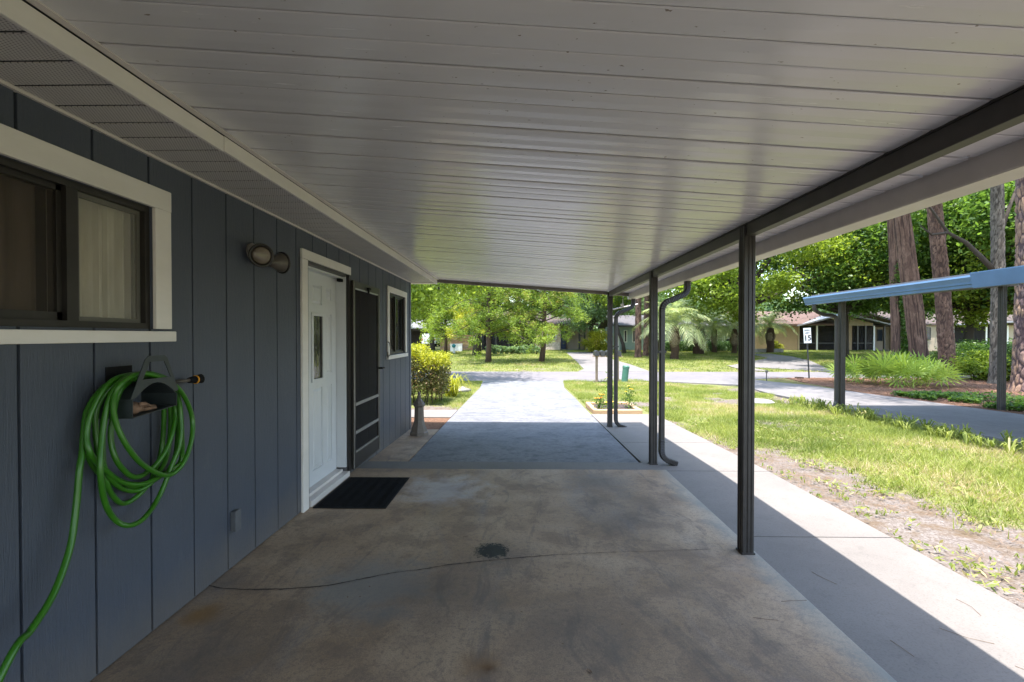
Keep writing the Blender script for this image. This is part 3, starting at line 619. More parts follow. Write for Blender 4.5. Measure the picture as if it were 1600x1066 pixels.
# screen door folded back against the wall
sx0, sx1 = WX + 0.03, WX + 0.055; a, b = 4.965, 5.885; z0, z1 = 0.05, 2.10
sd = MB().box(sx0, sx1, a, a + 0.055, z0, z1).box(sx0, sx1, b - 0.055, b, z0, z1).box(sx0, sx1, a + 0.055, b - 0.055, z1 - 0.075, z1).box(sx0, sx1, a + 0.055, b - 0.055, z0, z0 + 0.16).build('screen_door', M['bronze'], H, bevel=0.002)
for z, hh in ((0.73, 0.035), (0.42, 0.035), (0.215, 0.02), (z1 - 0.09, 0.014)):
    MB().box(sx0 + 0.002, sx1 + 0.004, a + 0.055, b - 0.055, z, z + hh).build('rail', M['alu'] if z > 2 else M['railgrey'] if z > 0.3 else M['greyfix'], sd, off=H.location, bevel=0.002)
MB().box(sx1 - 0.003, sx1 + 0.005, a, a + 0.012, z0, z1).box(sx1 - 0.003, sx1 + 0.005, b - 0.012, b, z0, z1).build('edge_strip', M['greyfix'], sd, off=H.location)
MB().box(sx0 + 0.01, sx0 + 0.013, a + 0.055, b - 0.055, z0 + 0.16, z1 - 0.075).build('screen', M['screen'], sd, off=H.location)
MB().tube([(sx1, b - 0.03, 1.09), (sx1 + 0.055, b - 0.03, 1.09)], 0.012, 8).tube([(sx1 + 0.055, b - 0.09, 1.10), (sx1 + 0.055, b + 0.03, 1.09)], 0.009, 8).build('handle', M['black'], sd, off=H.location)
MB().box(sx1, sx1 + 0.03, 5.40, 5.47, z1 - 0.06, z1 - 0.035).box(sx1, sx1 + 0.02, 5.425, 5.445, z1 - 0.1, z1 - 0.06).build('latch', M['black'], sd, off=H.location)

# ---------------------------------------------------------------- carport
CP = thing('carport', 'attached carport with ribbed white panel ceiling on dark square posts', 'carport', (1.57, 3.2, 0))
def cz(x): return 2.485 - 0.073 * (x + 1.455)
pw = 0.1095; yy = 1.316 - pw * 46
def roof_panel_mesh():
    x0, x1 = -1.43, 1.92; prof = [(0.0035, 0.012), (0.0035, 0.002), (0.008, 0.0), (pw * 0.5, -0.0012), (pw - 0.008, 0.0), (pw - 0.0015, 0.002), (pw - 0.0015, 0.012)]
    v = []; f = []; nx = 6
    for i in range(nx + 1):
        x = x0 + (x1 - x0) * i / nx
        for p, q in prof: v.append((x, p, cz(x) + q))
    m = len(prof)
    for i in range(nx):
        for j in range(m - 1): a = i * m + j; f.append((a, a + m, a + m + 1, a + 1))
    me = bpy.data.meshes.new('roof_panel'); me.from_pydata([(a - 1.57, b, c) for a, b, c in v], [], f); me.update(); me.materials.append(M['panel']); return me
rp = roof_panel_mesh(); pr = random.Random(3); wob = 0
while yy < 8.04:
    o = link('roof_panel', rp, None, CP, (0, yy - 3.2, 0)); wob = 0.6 * wob + pr.uniform(-1, 1)
    o.rotation_euler = (R(0.22) * pr.uniform(-1, 1), R(0.035) * wob, R(0.06) * pr.uniform(-1, 1)); yy += pw
# rotation about the child's own origin keeps each strip in place; a cover sheet above closes the joints
mb = MB(); mb.quad((-1.44, -4, cz(-1.44) + 0.03), (1.93, -4, cz(1.93) + 0.03), (1.93, 8.08, cz(1.93) + 0.03), (-1.44, 8.08, cz(-1.44) + 0.03))
i = len(mb.v); mb.v += [(x, y, z + 0.05) for x, y, z in mb.v[:4]]; mb.f = [(3, 2, 1, 0), (4, 5, 6, 7), (0, 1, 5, 4), (1, 2, 6, 5), (2, 3, 7, 6), (3, 0, 4, 7)]
mb.build('roof_cover', M['greyfix'], CP)
def slopebar(name, x0, x1, y0, y1, top, h, m, n=1):
    b = MB(); b.v = [(x, y, cz(x) + t) for y in (y0, y1) for x in (x0, x1) for t in (top - h, top)]
    b.f = [(0, 2, 3, 1), (4, 5, 7, 6), (0, 1, 5, 4), (2, 6, 7, 3), (1, 3, 7, 5), (0, 4, 6, 2)]
    return b.build(name, m, CP, bevel=0.003)
slopebar('end_beam', -1.435, 1.525, 8.03, 8.075, 0.03, 0.085, M['taupe'])
slopebar('end_beam', 1.61, 1.99, 8.03, 8.075, 0.03, 0.085, M['taupe'])
MB().box(1.54, 1.60, -4, 3.18, 2.178, 2.258).build('side_beam', M['beam'], CP, bevel=0.003)
MB().box(1.541, 1.599, 3.262, 5.40, 2.177, 2.257).build('side_beam', M['beam'], CP, bevel=0.003)
MB().box(1.54, 1.60, 5.482, 8.00, 2.178, 2.258).build('side_beam', M['beam'], CP, bevel=0.003)
MB().prism([(1.536, 2.259), (1.604, 2.259), (1.604, 2.268), (1.536, 2.268)], 'y', -4, 8.0).build('beam_cap', M['beam'], CP)
def fluted(cx, cy, w, d=0.0045):
    h = w / 2; e = []
    for k in range(4):
        a = k * pi / 2; pts = [(-h + 0.004, -h), (-h * 0.55, -h), (-h * 0.45, -h + d), (-h * 0.2, -h + d), (-h * 0.1, -h), (h * 0.1, -h), (h * 0.2, -h + d), (h * 0.45, -h + d), (h * 0.55, -h), (h - 0.004, -h)]
        e += [(cx + p * cos(a) - q * sin(a), cy + p * sin(a) + q * cos(a)) for p, q in pts]
    return e
for y0, zb in ((-3.0, 0), (3.176, 0.0), (5.40, -0.004), (8.0, zg(0, 8) + 0.03)):
    MB().prism(fluted(1.566, y0 + 0.04, 0.08), 'z', zb, 2.25).build('post', M['post'], CP)
    MB().box(1.52, 1.612, y0 - 0.004, y0 + 0.084, zb, zb + 0.012).build('post_foot', M['post'], CP)
# gutter in lengths
gp = [(1.892, 2.25), (1.892, 2.138), (2.028, 2.138), (2.034, 2.17), (2.048, 2.225), (2.048, 2.262), (2.036, 2.262), (2.036, 2.228), (2.022, 2.172), (2.018, 2.146), (1.900, 2.146), (1.900, 2.25)]
for a, b in ((-4, 1.2), (1.203, 5.5), (5.503, 8.12)):
    MB().prism(gp, 'y', a, b).build('gutter', M['gutter'], CP)
MB().prism([(1.886, 2.25), (1.886, 2.142), (1.891, 2.142), (1.891, 2.25)], 'y', -4, 8.12).build('gutter_back', M['gutter'], CP)
for y in (2.2, 3.6, 5.0, 6.4, 7.7): MB().box(1.893, 2.04, y, y + 0.025, 2.235, 2.24).build('gutter_strap', M['alu'], CP)
def downspout(pts, corr, y, mouth=True):
    P = []; rr = []
    for i in range(len(pts) - 1):
        a = Vector(pts[i]); b = Vector(pts[i + 1]); n = max(2, int((b - a).length / 0.009)) if corr[i] else 2
        for k in range(n): P.append(a.lerp(b, k / n)); rr.append(1 + (0.11 if (k % 2 and corr[i]) else 0))
    P.append(Vector(pts[-1])); rr.append(1)
    hw, hd = 0.036, 0.03; mb = MB(); up = None; c8 = [(-1, -.7), (-.7, -1), (.7, -1), (1, -.7), (1, .7), (.7, 1), (-.7, 1), (-1, .7)]
    for k, p in enumerate(P):
        d = (P[min(k + 1, len(P) - 1)] - P[max(k - 1, 0)]).normalized(); s = Vector((0, 1, 0)); s = (s - d * s.dot(d)).normalized(); q = d.cross(s)
        for (m_, n_) in c8: mb.v.append(tuple(p + s * m_ * hw * rr[k] + q * n_ * hd * rr[k]))
    for k in range(len(P) - 1):
        for j in range(8): a = k * 8 + j; b = k * 8 + (j + 1) % 8; mb.f.append((a, b, b + 8, a + 8))
    o = mb.build('downspout', M['post'], CP); sm = o.modifiers.new('wall', 'SOLIDIFY'); sm.thickness = 0.003
    return o
def arc(c, r, a0, a1, y, n=8): return [(c[0] + r * cos(R(a0 + (a1 - a0) * i / n)), y, c[1] + r * sin(R(a0 + (a1 - a0) * i / n))) for i in range(n + 1)]
for y, zb in ((5.455, -0.02), (8.045, -0.115)):
    up_ = [(1.965, y, 2.14), (1.965, y, 2.08)] + arc((1.875, 2.06), 0.09, 0, -62, y, 6) + arc((1.79, 1.80), 0.12, 68, 180, y, 8)[2:]
    dn = [(1.67, y, zb + 0.30)] + arc((1.80, zb + 0.17), 0.13, 180, 245, y, 6) + [(1.85, y, zb + 0.015)]
    pts = up_ + dn; corr = [True] * (len(up_) - 1) + [False] + [True] * (len(dn) - 1)
    downspout(pts, corr, y)
    MB().box(1.62, 1.712, y - 0.038, y + 0.038, 1.3, 1.325).build('strap', M['post'], CP)
MB().tube([(1.53, 8.12, 1.94), (1.80, 8.15, 2.0), (2.08, 8.18, 2.06)], 0.011, 8).build('brace_rod', M['gutter'], CP)
MB().tube([(1.80, 8.13, 2.0), (1.80, 8.06, 2.24)], 0.004, 6).box(1.775, 1.825, 8.12, 8.15, 2.02, 2.06).build('hanger_rod', M['gutter'], CP)

# ---------------------------------------------------------------- things on and beside the wall
mt = thing('door_mat', 'black ribbed rubber mat on the floor before the white door', 'door mat', (-1.48, 4.4, 0.001))
MB().box(-1.80, -1.16, 3.97, 4.84, 0.001, 0.008).build('base', M['black'], mt, bevel=0.002)
mb = MB()
for i in range(42):
    y = 3.995 + i * 0.02
    for j in range(12):
        x = -1.775 + j * 0.05; s_ = 0.009 if j % 2 else -0.009
        k = len(mb.v); mb.v += [(x, y - s_, 0.0085), (x + 0.05, y + s_, 0.0085), (x + 0.05, y + s_ + 0.008, 0.0085), (x, y - s_ + 0.008, 0.0085), (x, y - s_ + .002, 0.0115), (x + 0.05, y + s_ + .002, 0.0115), (x + 0.05, y + s_ + 0.006, 0.0115), (x, y - s_ + 0.006, 0.0115)]
        mb.f += [(k + 4, k + 5, k + 6, k + 7), (k, k + 1, k + 5, k + 4), (k + 2, k + 3, k + 7, k + 6)]
mb.build('ribs', M['black'], mt)['kind'] = 'stuff'
ob = thing('outlet_box', 'small grey weatherproof box low on the blue siding', 'outlet box', (-1.83, 2.94, 0.31))
MB().box(-1.849, -1.818, 2.91, 2.96, 0.25, 0.375).build('box', M['boxgrey'], ob, bevel=0.004)
MB().box(-1.817, -1.811, 2.905, 2.965, 0.245, 0.38).build('cover', M['boxgrey'], ob, bevel=0.004)
hk = thing('wall_hook', 'small bent wire hook at the corner of the far window trim', 'hook', (-1.81, 6.37, 1.3))
MB().tube([(-1.827, 6.36, 1.42), (-1.80, 6.37, 1.40), (-1.79, 6.38, 1.32), (-1.80, 6.40, 1.24), (-1.825, 6.37, 1.20), (-1.82, 6.35, 1.28)], 0.008, 6).build('wire', M['greyfix'], hk, smooth=True)
fl = thing('floodlight', 'two headed bronze floodlight mounted on the blue siding', 'floodlight', (-1.84, 3.18, 2.05))
bb = MB().lathe([(0.058, 0), (0.058, 0.012), (0.04, 0.025), (0.02, 0.028)], (0, 0, 0), 20)
bb.v = [(-1.849 + z, 3.16 + x, 2.08 + y) for x, y, z in bb.v]; bb.build('wall_plate', M['greyfix'], fl, smooth=False)
def head(c, d, name='lamp_head'):
    d = Vector(d).normalized(); q = Vector((0, 0, 1)).rotation_difference(d)
    m1 = MB().lathe([(0.015, -0.10), (0.032, -0.095), (0.042, -0.06), (0.062, -0.02), (0.070, 0.0), (0.070, 0.012), (0.064, 0.014)], n=24)
    m1.v = [tuple(q @ Vector(v) + Vector(c)) for v in m1.v]; h = m1.build(name, M['lampbody'], fl, smooth=True)
    m2 = MB().lathe([(0.062, 0.0146), (0.05, 0.026), (0.03, 0.033), (0.008, 0.035)], n=24)
    m2.v = [tuple(q @ Vector(v) + Vector(c)) for v in m2.v]; m2.build('lens', M['lampgl'], h, off=fl.location, smooth=True)
    m3 = MB().tube([(cos(2 * pi * k / 28) * 0.071, sin(2 * pi * k / 28) * 0.071, 0.014) for k in range(29)], 0.0095, 8, cap=False)
    m3.v = [tuple(q @ Vector(v) + Vector(c)) for v in m3.v]; m3.build('rim', M['bronze'], h, off=fl.location)
head((-1.755, 3.11, 2.045), (0.75, -0.75, -0.15)); head((-1.75, 3.36, 2.035), (0.35, 0.9, 0.1))
MB().tube([(-1.84, 3.16, 2.075), (-1.80, 3.17, 2.06), (-1.785, 3.22, 2.035)], 0.016, 10).tube([(-1.80, 3.17, 2.06), (-1.78, 3.19, 2.00)], [0.02, 0.024], 10).build('arm', M['lampgl'], fl, smooth=True)

hh = thing('hose_holder', 'slate coloured wall bracket with open handle above the coiled green hose', 'hose holder', (-1.84, 2.09, 1.25))
fx = -1.675
def flat(poly, x0, x1): mb = MB(); mb.prism(poly, 'x', x0, x1); return mb
# flange: open trapezoid handle over a curved band
outer = [(1.955, 1.225), (2.035, 1.395), (2.055, 1.41), (2.145, 1.41), (2.165, 1.395), (2.235, 1.235)]
hole = [(2.02, 1.305), (2.06, 1.382), (2.145, 1.382), (2.185, 1.305)]
mb = MB()
for a, b, c, d in ((outer[0], outer[1], hole[1], hole[0]), (outer[1], outer[2], hole[1], hole[1]), (outer[2], outer[3], hole[2], hole[1]), (outer[3], outer[4], hole[2], hole[2]), (outer[4], outer[5], hole[3], hole[2])):
    q = [a, b, c] if c == d else [a, b, c, d]; mb.prism(q, 'x', fx, fx + 0.004)
n = 10
for i in range(n):
    t0, t1 = i / n, (i + 1) / n; f = lambda t: (1.985 + 0.225 * t, 1.232 + 0.055 * sin(pi * t)); g = lambda t: (2.02 + 0.165 * t, 1.305)
    p0, p1 = f(t0), f(t1); q0, q1 = g(t0), g(t1); mb.prism([p0, p1, q1, q0], 'x', fx, fx + 0.004)
mb.prism([(1.955, 1.225), (2.02, 1.305), (1.985, 1.232)], 'x', fx, fx + 0.004); mb.prism([(2.21, 1.232), (2.185, 1.305), (2.235, 1.235)], 'x', fx, fx + 0.004)
mb.build('handle', M['holder'], hh)
sad = MB()                                        # saddle: an arched band from wall to flange, and a shallow tray below
for i in range(14):
    t0, t1 = i / 14, (i + 1) / 14; f = lambda t: (1.97 + 0.25 * t, 1.222 + 0.065 * sin(pi * t))
    (a, c), (b, d) = f(t0), f(t1); sad.quad((WX + 0.003, a, c), (WX + 0.003, b, d), (fx, b, d), (fx, a, c))
sad.build('saddle', M['holder'], hh).modifiers.new('s', 'SOLIDIFY').thickness = 0.003
tr = MB().box(WX + 0.003, fx + 0.003, 1.965, 1.968, 1.145, 1.222).box(WX + 0.003, fx + 0.003, 2.222, 2.225, 1.165, 1.222)
k = len(tr.v); tr.v += [(WX + 0.003, 1.965, 1.142), (WX + 0.003, 2.225, 1.162), (fx + 0.003, 2.225, 1.162), (fx + 0.003, 1.965, 1.142)]; tr.v += [(x, y, z + 0.003) for x, y, z in tr.v[k:]]
tr.f += [(k + 3, k + 2, k + 1, k), (k + 4, k + 5, k + 6, k + 7), (k + 3, k, k + 4, k + 7), (k + 2, k + 3, k + 7, k + 6)]
tr.build('tray', M['holder'], hh)
MB().box(WX + 0.001, WX + 0.004, 2.03, 2.17, 1.13, 1.36).build('back_plate', M['black'], hh)
gl = MB(); 
def blob(c, r, seed, n=10, m=7):
    rr = random.Random(seed); b = MB()
    prof = [(max(0.02, sin(pi * i / m)) * 1, -cos(pi * i / m)) for i in range(m + 1)]; b.lathe(prof, n=n)
    b.v = [(c[0] + x * r[0] * rr.uniform(.75, 1.2), c[1] + y * r[1] * rr.uniform(.75, 1.2), c[2] + z * r[2] * rr.uniform(.7, 1.15)) for x, y, z in b.v]; return b
gv = thing('work_glove', 'crumpled brown leather glove lying in the hose holder tray', 'glove', (-1.72, 2.05, 1.15))
palm_ = blob((-1.72, 2.02, 1.178), (0.035, 0.05, 0.028), 4).build('palm', M['glove'], gv, smooth=True)
for i, (dy, dz, ln) in enumerate(((0.0, 0.012, .085), (0.004, 0.004, .10), (0.0, -0.006, .09), (-0.02, 0.02, .06))):
    MB().tube([(-1.735 + 0.014 * i, 2.045 + dy, 1.175 + dz), (-1.735 + 0.014 * i, 2.08 + dy, 1.172 + dz), (-1.735 + 0.015 * i, 2.045 + dy + ln, 1.168 + dz * 0.5)], [0.010, 0.009, 0.006], 8).build('finger', M['glove'], gv, smooth=True)
def catmull(P, n=10, closed=True):
    P = [np.array(p, float) for p in P]; out = []; L = len(P); rngk = range(L) if closed else range(L - 1)
    for i in rngk:
        if closed: p0, p1, p2, p3 = P[(i - 1) % L], P[i], P[(i + 1) % L], P[(i + 2) % L]
        else: p0, p1, p2, p3 = P[max(i - 1, 0)], P[i], P[i + 1], P[min(i + 2, L - 1)]
        for k in range(n):
            t = k / n; out.append(tuple(0.5 * ((2 * p1) + (-p0 + p2) * t + (2 * p0 - 5 * p1 + 4 * p2 - p3) * t * t + (-p0 + 3 * p1 - 3 * p2 + p3) * t ** 3)))
    if not closed: out.append(tuple(P[-1]))
    return out
def W(cx, cy, X): p = 100 + cx / 3.677; q = 550 + cy / 3.677; Yd = F * X / (p - 812); return (X, Yd, 1.5 + (525 - q) * Yd / F)
loops = [([(400, 130), (290, 190), (248, 300), (262, 420), (330, 560), (430, 670), (560, 722), (650, 660), (705, 520), (708, 370), (640, 225), (520, 150)], -1.70),
         ([(470, 128), (330, 150), (230, 260), (180, 480), (165, 700), (190, 880), (250, 985), (330, 1018), (420, 975), (510, 850), (590, 660), (640, 520), (640, 330), (600, 190)], -1.725),
         ([(450, 140), (300, 210), (245, 380), (230, 520), (270, 650), (360, 732), (450, 700), (540, 600), (590, 480), (612, 330), (560, 190)], -1.745),
         ([(430, 130), (250, 165), (130, 320), (85, 480), (110, 600), (190, 690), (300, 765), (430, 770), (560, 700), (640, 640), (650, 500), (630, 260), (560, 160)], -1.765),
         ([(440, 140), (290, 160), (160, 300), (140, 480), (180, 660), (260, 780), (360, 815), (450, 780), (530, 680), (570, 560), (585, 350), (540, 190)], -1.785),
         ([(440, 150), (330, 180), (200, 330), (180, 560), (200, 760), (250, 860), (310, 888), (400, 830), (480, 720), (530, 560), (545, 350), (530, 200)], -1.805),
         ([(470, 135), (360, 150), (200, 200), (105, 330), (75, 460), (90, 600), (170, 720), (330, 790), (470, 760), (590, 660), (625, 480), (615, 300), (560, 170)], -1.815)]
hs = thing('garden_hose', 'bright green garden hose coiled on the wall bracket with its tail hanging to the floor', 'garden hose', (-1.75, 2.1, 1.2))
for pts, X in loops:
    pp = []
    for i, (a, b) in enumerate(pts): pp.append(W(a, b, X + 0.012 * sin(i * 1.9)))
    P = catmull(pp, 9); mb = MB(); mb.tube(P + [P[0], P[1]], 0.0112, 10, cap=False); mb.build('loop', M['hose'], hs, smooth=True)
tail = [W(300, 160, -1.80), W(170, 230, -1.81), W(95, 340, -1.81), W(72, 450, -1.80), W(60, 580, -1.785), W(40, 700, -1.775), W(20, 900, -1.77), W(-20, 1150, -1.755), W(-120, 1420, -1.73), W(-260, 1640, -1.70), W(-380, 1790, -1.67), (-1.66, 1.30, 0.2), (-1.64, 1.1, 0.06), (-1.66, 0.85, 0.013), (-1.7, 0.4, 0.013), (-1.75, 0.1, 0.013)]
MB().tube(catmull(tail, 9, False), 0.0122, 10).build('tail', M['hose'], hs, smooth=True)
MB().tube([(-1.79, 2.37, 1.262), (-1.77, 2.41, 1.262), (-1.765, 2.445, 1.263)], [0.009, 0.009, 0.009], 10).build('connector', M['lampbody'], hs, smooth=True)
MB().tube([(-1.77, 2.44, 1.262), (-1.765, 2.475, 1.262), (-1.755, 2.515, 1.265)], [0.015, 0.02, 0.026], 12).build('nozzle', M['black'], hs, smooth=False)
MB().tube([(-1.763, 2.478, 1.262), (-1.762, 2.486, 1.262)], 0.0235, 12).build('ring', M['yellow'], hs)

# dark crack across the floor
ck = [(300, 915), (330, 925), (385, 928), (450, 926), (510, 920), (560, 910), (610, 900), (660, 893), (700, 886), (750, 880), (800, 875), (850, 870), (900, 867), (960, 864), (1020, 862), (1110, 858)]
cp = [(px(a, 1.5 * F / (b - 525)), 1.5 * F / (b - 525)) for a, b in ck]; cp = catmull([(a, b, 0) for a, b in cp], 8, False); mb = MB(); rr = random.Random(2); prev = None
for i, (x, y, z) in enumerate(cp):
    wv = rr.uniform(0.0015, 0.0055) * (0.5 if i > 90 else 1); j = rr.uniform(-0.003, 0.003); k = len(mb.v); mb.v += [(x, y + j - wv, 0.0025), (x, y + j + wv, 0.0025)]
    if k: mb.f.append((k - 2, k, k + 1, k - 1))
tag(mb.build('floor_crack', M['crack']), kind='structure')
# leaf litter and pine needles
rr = random.Random(5)
NEED = [((1.9, 2.9), .16), ((2.25, 2.35), .2), ((2.35, 2.05), .24), ((1.55, 2.62), .15), ((1.3, 2.45), .12), ((2.2, 1.75), .18), ((2.5, 2.6), .16), ((1.85, 2.25), .12), ((2.62, 2.0), .2), ((-0.4, 3.4), .05)]
for i, ((x, y), ln) in enumerate(NEED):
    a = rr.uniform(0, pi); z = (0.003 if x < 1.64 else zg(x, y) + 0.034); c = rr.uniform(-.03, .03)
    o = MB().tube([(x - cos(a) * ln / 2, y - sin(a) * ln / 2, z), (x - sin(a) * c, y + cos(a) * c, z + 0.004), (x + cos(a) * ln / 2, y + sin(a) * ln / 2, z)], 0.0011, 4).build('pine_needle', M['straw'])
    tag(o, 'thin dry pine needle lying on the concrete', 'pine needle', 'pine needles scattered on the concrete')
for i, (a, b) in enumerate([(922, 1053), (355, 967), (575, 922), (560, 938), (540, 939), (973, 978), (815, 960), (880, 1010)]):
    y = 1.5 * F / (b - 525); x = px(a, y); o = MB(); s_ = 0.016 if i == 0 else 0.008; t = rr.uniform(0, 3)
    vv = [(-1, 0, 0), (-.3, .45, .25), (.5, .3, .1), (1, 0, .5), (.4, -.4, .2), (-.4, -.35, .1)]
    o.v = [(x + s_ * (p * cos(t) - q * sin(t)), y + s_ * (p * sin(t) + q * cos(t)), 0.003 + s_ * r * 0.6) for p, q, r in vv] + [(x, y, 0.002)]; o.f = [(k, (k + 1) % 6, 6) for k in range(6)]
    tag(o.build('dead_leaf', M['straw']), 'larger curled brown leaf on the carport floor near the rust spot' if i == 0 else 'tiny brown leaf crumb lying on the carport floor', 'leaf', None if i == 0 else 'leaf crumbs on the carport floor')

# ---------------------------------------------------------------- yard things near the carport
bo = thing('bollard_lamp', 'taupe eight sided ornamental lamp base at the house corner', 'lamp post base', (-1.59, 7.27, -0.07))
b = MB().lathe([(0.145, 0), (0.145, 0.05), (0.13, 0.06), (0.122, 0.10), (0.095, 0.17), (0.078, 0.24), (0.072, 0.44), (0.078, 0.455)], (-1.59, 7.27, -0.07), 8); b.build('column', M['bollard'], bo)
MB().lathe([(0.08, 0.456), (0.097, 0.475), (0.097, 0.495), (0.085, 0.505), (0.075, 0.53), (0.035, 0.575), (0.03, 0.60), (0.035, 0.61), (0.022, 0.64), (0.028, 0.66), (0.01, 0.69)], (-1.59, 7.27, -0.07), 8).build('finial', M['bollard'], bo)
tag(sheet('mulch_strip', [((-4, 7.85), (-1.38, 7.85), (-1.36, 9.1), (-4, 9.1))], M['mulch'], 0.014, thick=0.05), kind='structure')
fb = thing('flower_bed', 'square timber framed flower bed of dark soil beside the driveway', 'planter bed', (2.06, 10.3, zg(0, 10.3)))
zf = zg(0, 10.3) - 0.02; x0, x1, y0, y1 = 1.55, 2.58, 9.72, 10.9
for q in ((x0, x1, y0, y0 + 0.1), (x0, x1, y1 - 0.1, y1), (x0, x0 + 0.1, y0 + 0.105, y1 - 0.105), (x1 - 0.1, x1, y0 + 0.105, y1 - 0.105)):
    MB().box(*q, zf, zf + 0.13).build('timber', M['timber'], fb, bevel=0.018)
MB().box(x0 + 0.1, x1 - 0.1, y0 + 0.1, y1 - 0.1, zf, zf + 0.085).build('soil', M['dirt'], fb)
def flowerplant(x, y, h, nl, nfl, fm, label, spread=0.13, z0=None):
    z = zf + 0.085 if z0 is None else z0
    t = thing('flowering_plant', label, 'flower', (x, y, z)); mb = MB(); heads = []
    for i in range(nfl + 3):
        a = rr.uniform(0, 2 * pi); r = rr.uniform(0.2, 1) * spread; hz = h * rr.uniform(0.7, 1.0); p = (x + cos(a) * r, y + sin(a) * r, z + hz)
        mb.tube([(x, y, z - 0.02), (x + cos(a) * r * 0.4, y + sin(a) * r * 0.4, z + hz * 0.5), p], 0.004, 5)
        if i < nfl: heads.append(p)
    mb.build('stems', M['stem'], t)
    C = np.array([x, y, z + h * 0.45]) + rng.normal(size=(nl, 3)) * np.array([spread * 0.6, spread * 0.6, h * 0.28]); C[:, 2] = np.maximum(C[:, 2], z + 0.01)
    me = fastmesh('foliage', leaves(C - np.array([x, y, z]), 0.03, 0.45, 0.3), 4, rng.random(nl), M['palmetto']); link('foliage', me, None, t)
    for p in heads:
        q = MB()
        for k in range(9):
            a = 2 * pi * k / 9; k0 = len(q.v); r = 0.034
            q.v += [(p[0], p[1], p[2]), (p[0] + cos(a - .3) * r * .7, p[1] + sin(a - .3) * r * .7, p[2] + 0.012), (p[0] + cos(a) * r, p[1] + sin(a) * r, p[2] + 0.006), (p[0] + cos(a + .3) * r * .7, p[1] + sin(a + .3) * r * .7, p[2] + 0.012)]; q.f.append((k0, k0 + 1, k0 + 2, k0 + 3))
        q.lathe([(0.013, 0), (0.013, 0.015), (0.005, 0.02)], p, 8); q.build('flower', fm, t)
flowerplant(1.72, 10.0, 0.33, 160, 8, M['ora'], 'low marigold with orange flowers at the left of the timber bed', 0.12)
flowerplant(1.95, 9.98, 0.22, 140, 6, M['yel'], 'low marigold with yellow flowers just left of the last post', 0.10)
flowerplant(2.03, 10.35, 0.75, 320, 1, M['yel'], 'tall bushy green plant behind the farthest carport post', 0.11)
flowerplant(2.42, 10.25, 0.5, 180, 4, M['yel'], 'yellow flowered plant at the right side of the timber bed', 0.12)

hg = thing('golden_hedge', 'golden topped clipped hedge at the front corner of the house', 'hedge', (-2.9, 11.8, zg(0, 11.8)))
zb = zg(0, 11.8)
n = 42000; C = np.stack([rng.uniform(-4.6, -1.88, n), rng.uniform(11.1, 12.5, n), rng.random(n)], -1)
ed = np.minimum(C[:, 0] + 4.6, -1.88 - C[:, 0]); ed = np.minimum(ed, np.minimum(C[:, 1] - 11.1, 12.5 - C[:, 1]))
top = 0.98 + 0.10 * fbm(C[:, 0] * 3, C[:, 1] * 3) + (C[:, 0] < -2.45) * 0.2
zz = zb + 0.22 + (top - zb - 0.22) * C[:, 2] ** 0.8
keep = (ed < 0.35) | (C[:, 2] > 0.7); C[:, 2] = zz; C = C[keep]; tp = top[keep]; C += rng.normal(size=C.shape) * 0.045
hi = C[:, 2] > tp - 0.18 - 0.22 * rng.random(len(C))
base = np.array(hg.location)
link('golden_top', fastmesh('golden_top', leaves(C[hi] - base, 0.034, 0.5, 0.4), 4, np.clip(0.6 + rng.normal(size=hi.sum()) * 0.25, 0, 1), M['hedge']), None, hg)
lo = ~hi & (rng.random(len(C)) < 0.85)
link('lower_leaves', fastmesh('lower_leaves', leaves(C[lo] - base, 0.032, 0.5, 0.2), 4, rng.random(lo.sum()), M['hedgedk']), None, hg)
mb = MB()
for i in range(34):
    x = rr.uniform(-4.4, -1.95); y = rr.uniform(11.3, 12.3); p = [(x, y, zb - 0.05)]
    for k in range(4): p.append((p[-1][0] + rr.uniform(-.08, .10), p[-1][1] + rr.uniform(-.08, .08), p[-1][2] + 0.32))
    mb.tube(p, [0.016, 0.013, 0.01, 0.007, 0.004], 5)
mb.build('stems', M['bark'], hg)
# arching strap-leaved plant beside the hedge
lp = thing('daylily_clump', 'arching golden strap leaved clump right of the hedge', 'plant', (-1.95, 13.2, zg(0, 13.2)))
V = []
for i in range(70):
    a = rr.uniform(0, 2 * pi); L = rr.uniform(0.55, 1.05); h = rr.uniform(0.3, 0.62); p0 = np.array([rr.uniform(-.15, .15), rr.uniform(-.15, .15), 0]); side = np.array([-sin(a), cos(a), 0]); pv = None
    for k in range(8):
        t = k / 7; p = p0 + np.array([cos(a) * L * 0.75 * t, sin(a) * L * 0.75 * t, h * 4 * t * (0.95 - t * 0.85)]); wv = side * 0.018 * (1 - t * 0.85)
        if pv is not None: V += [pv[0], pv[1], p + wv, p - wv]
        pv = (p - wv, p + wv)
link('strap_leaves', fastmesh('strap_leaves', np.array(V), 4, rng.random(len(V) // 4) * 0.5 + 0.3, M['hedge']), None, lp)['kind'] = 'stuff'
rk = thing('garden_rock', 'low grey rock with dark edge below the strap leaved clump', 'rock', (-1.95, 14.4, zg(0, 14.4)))
blob((-1.95, 14.4, zg(0, 14.4) + 0.05), (0.42, 0.25, 0.13), 9, 12, 8).build('stone', M['greyfix'], rk, smooth=True)
pb = thing('stepping_stone', 'pale flat stone in the lawn left of the neighbour drive', 'stone', (6.1, 11.6, zg(0, 11.6)))
b = MB(); b.lathe([(0.36, -0.03), (0.38, 0.02), (0.32, 0.055)], (6.1, 11.9, zg(0, 11.8)), 9); b.build('slab', M['paleblock'], pb)

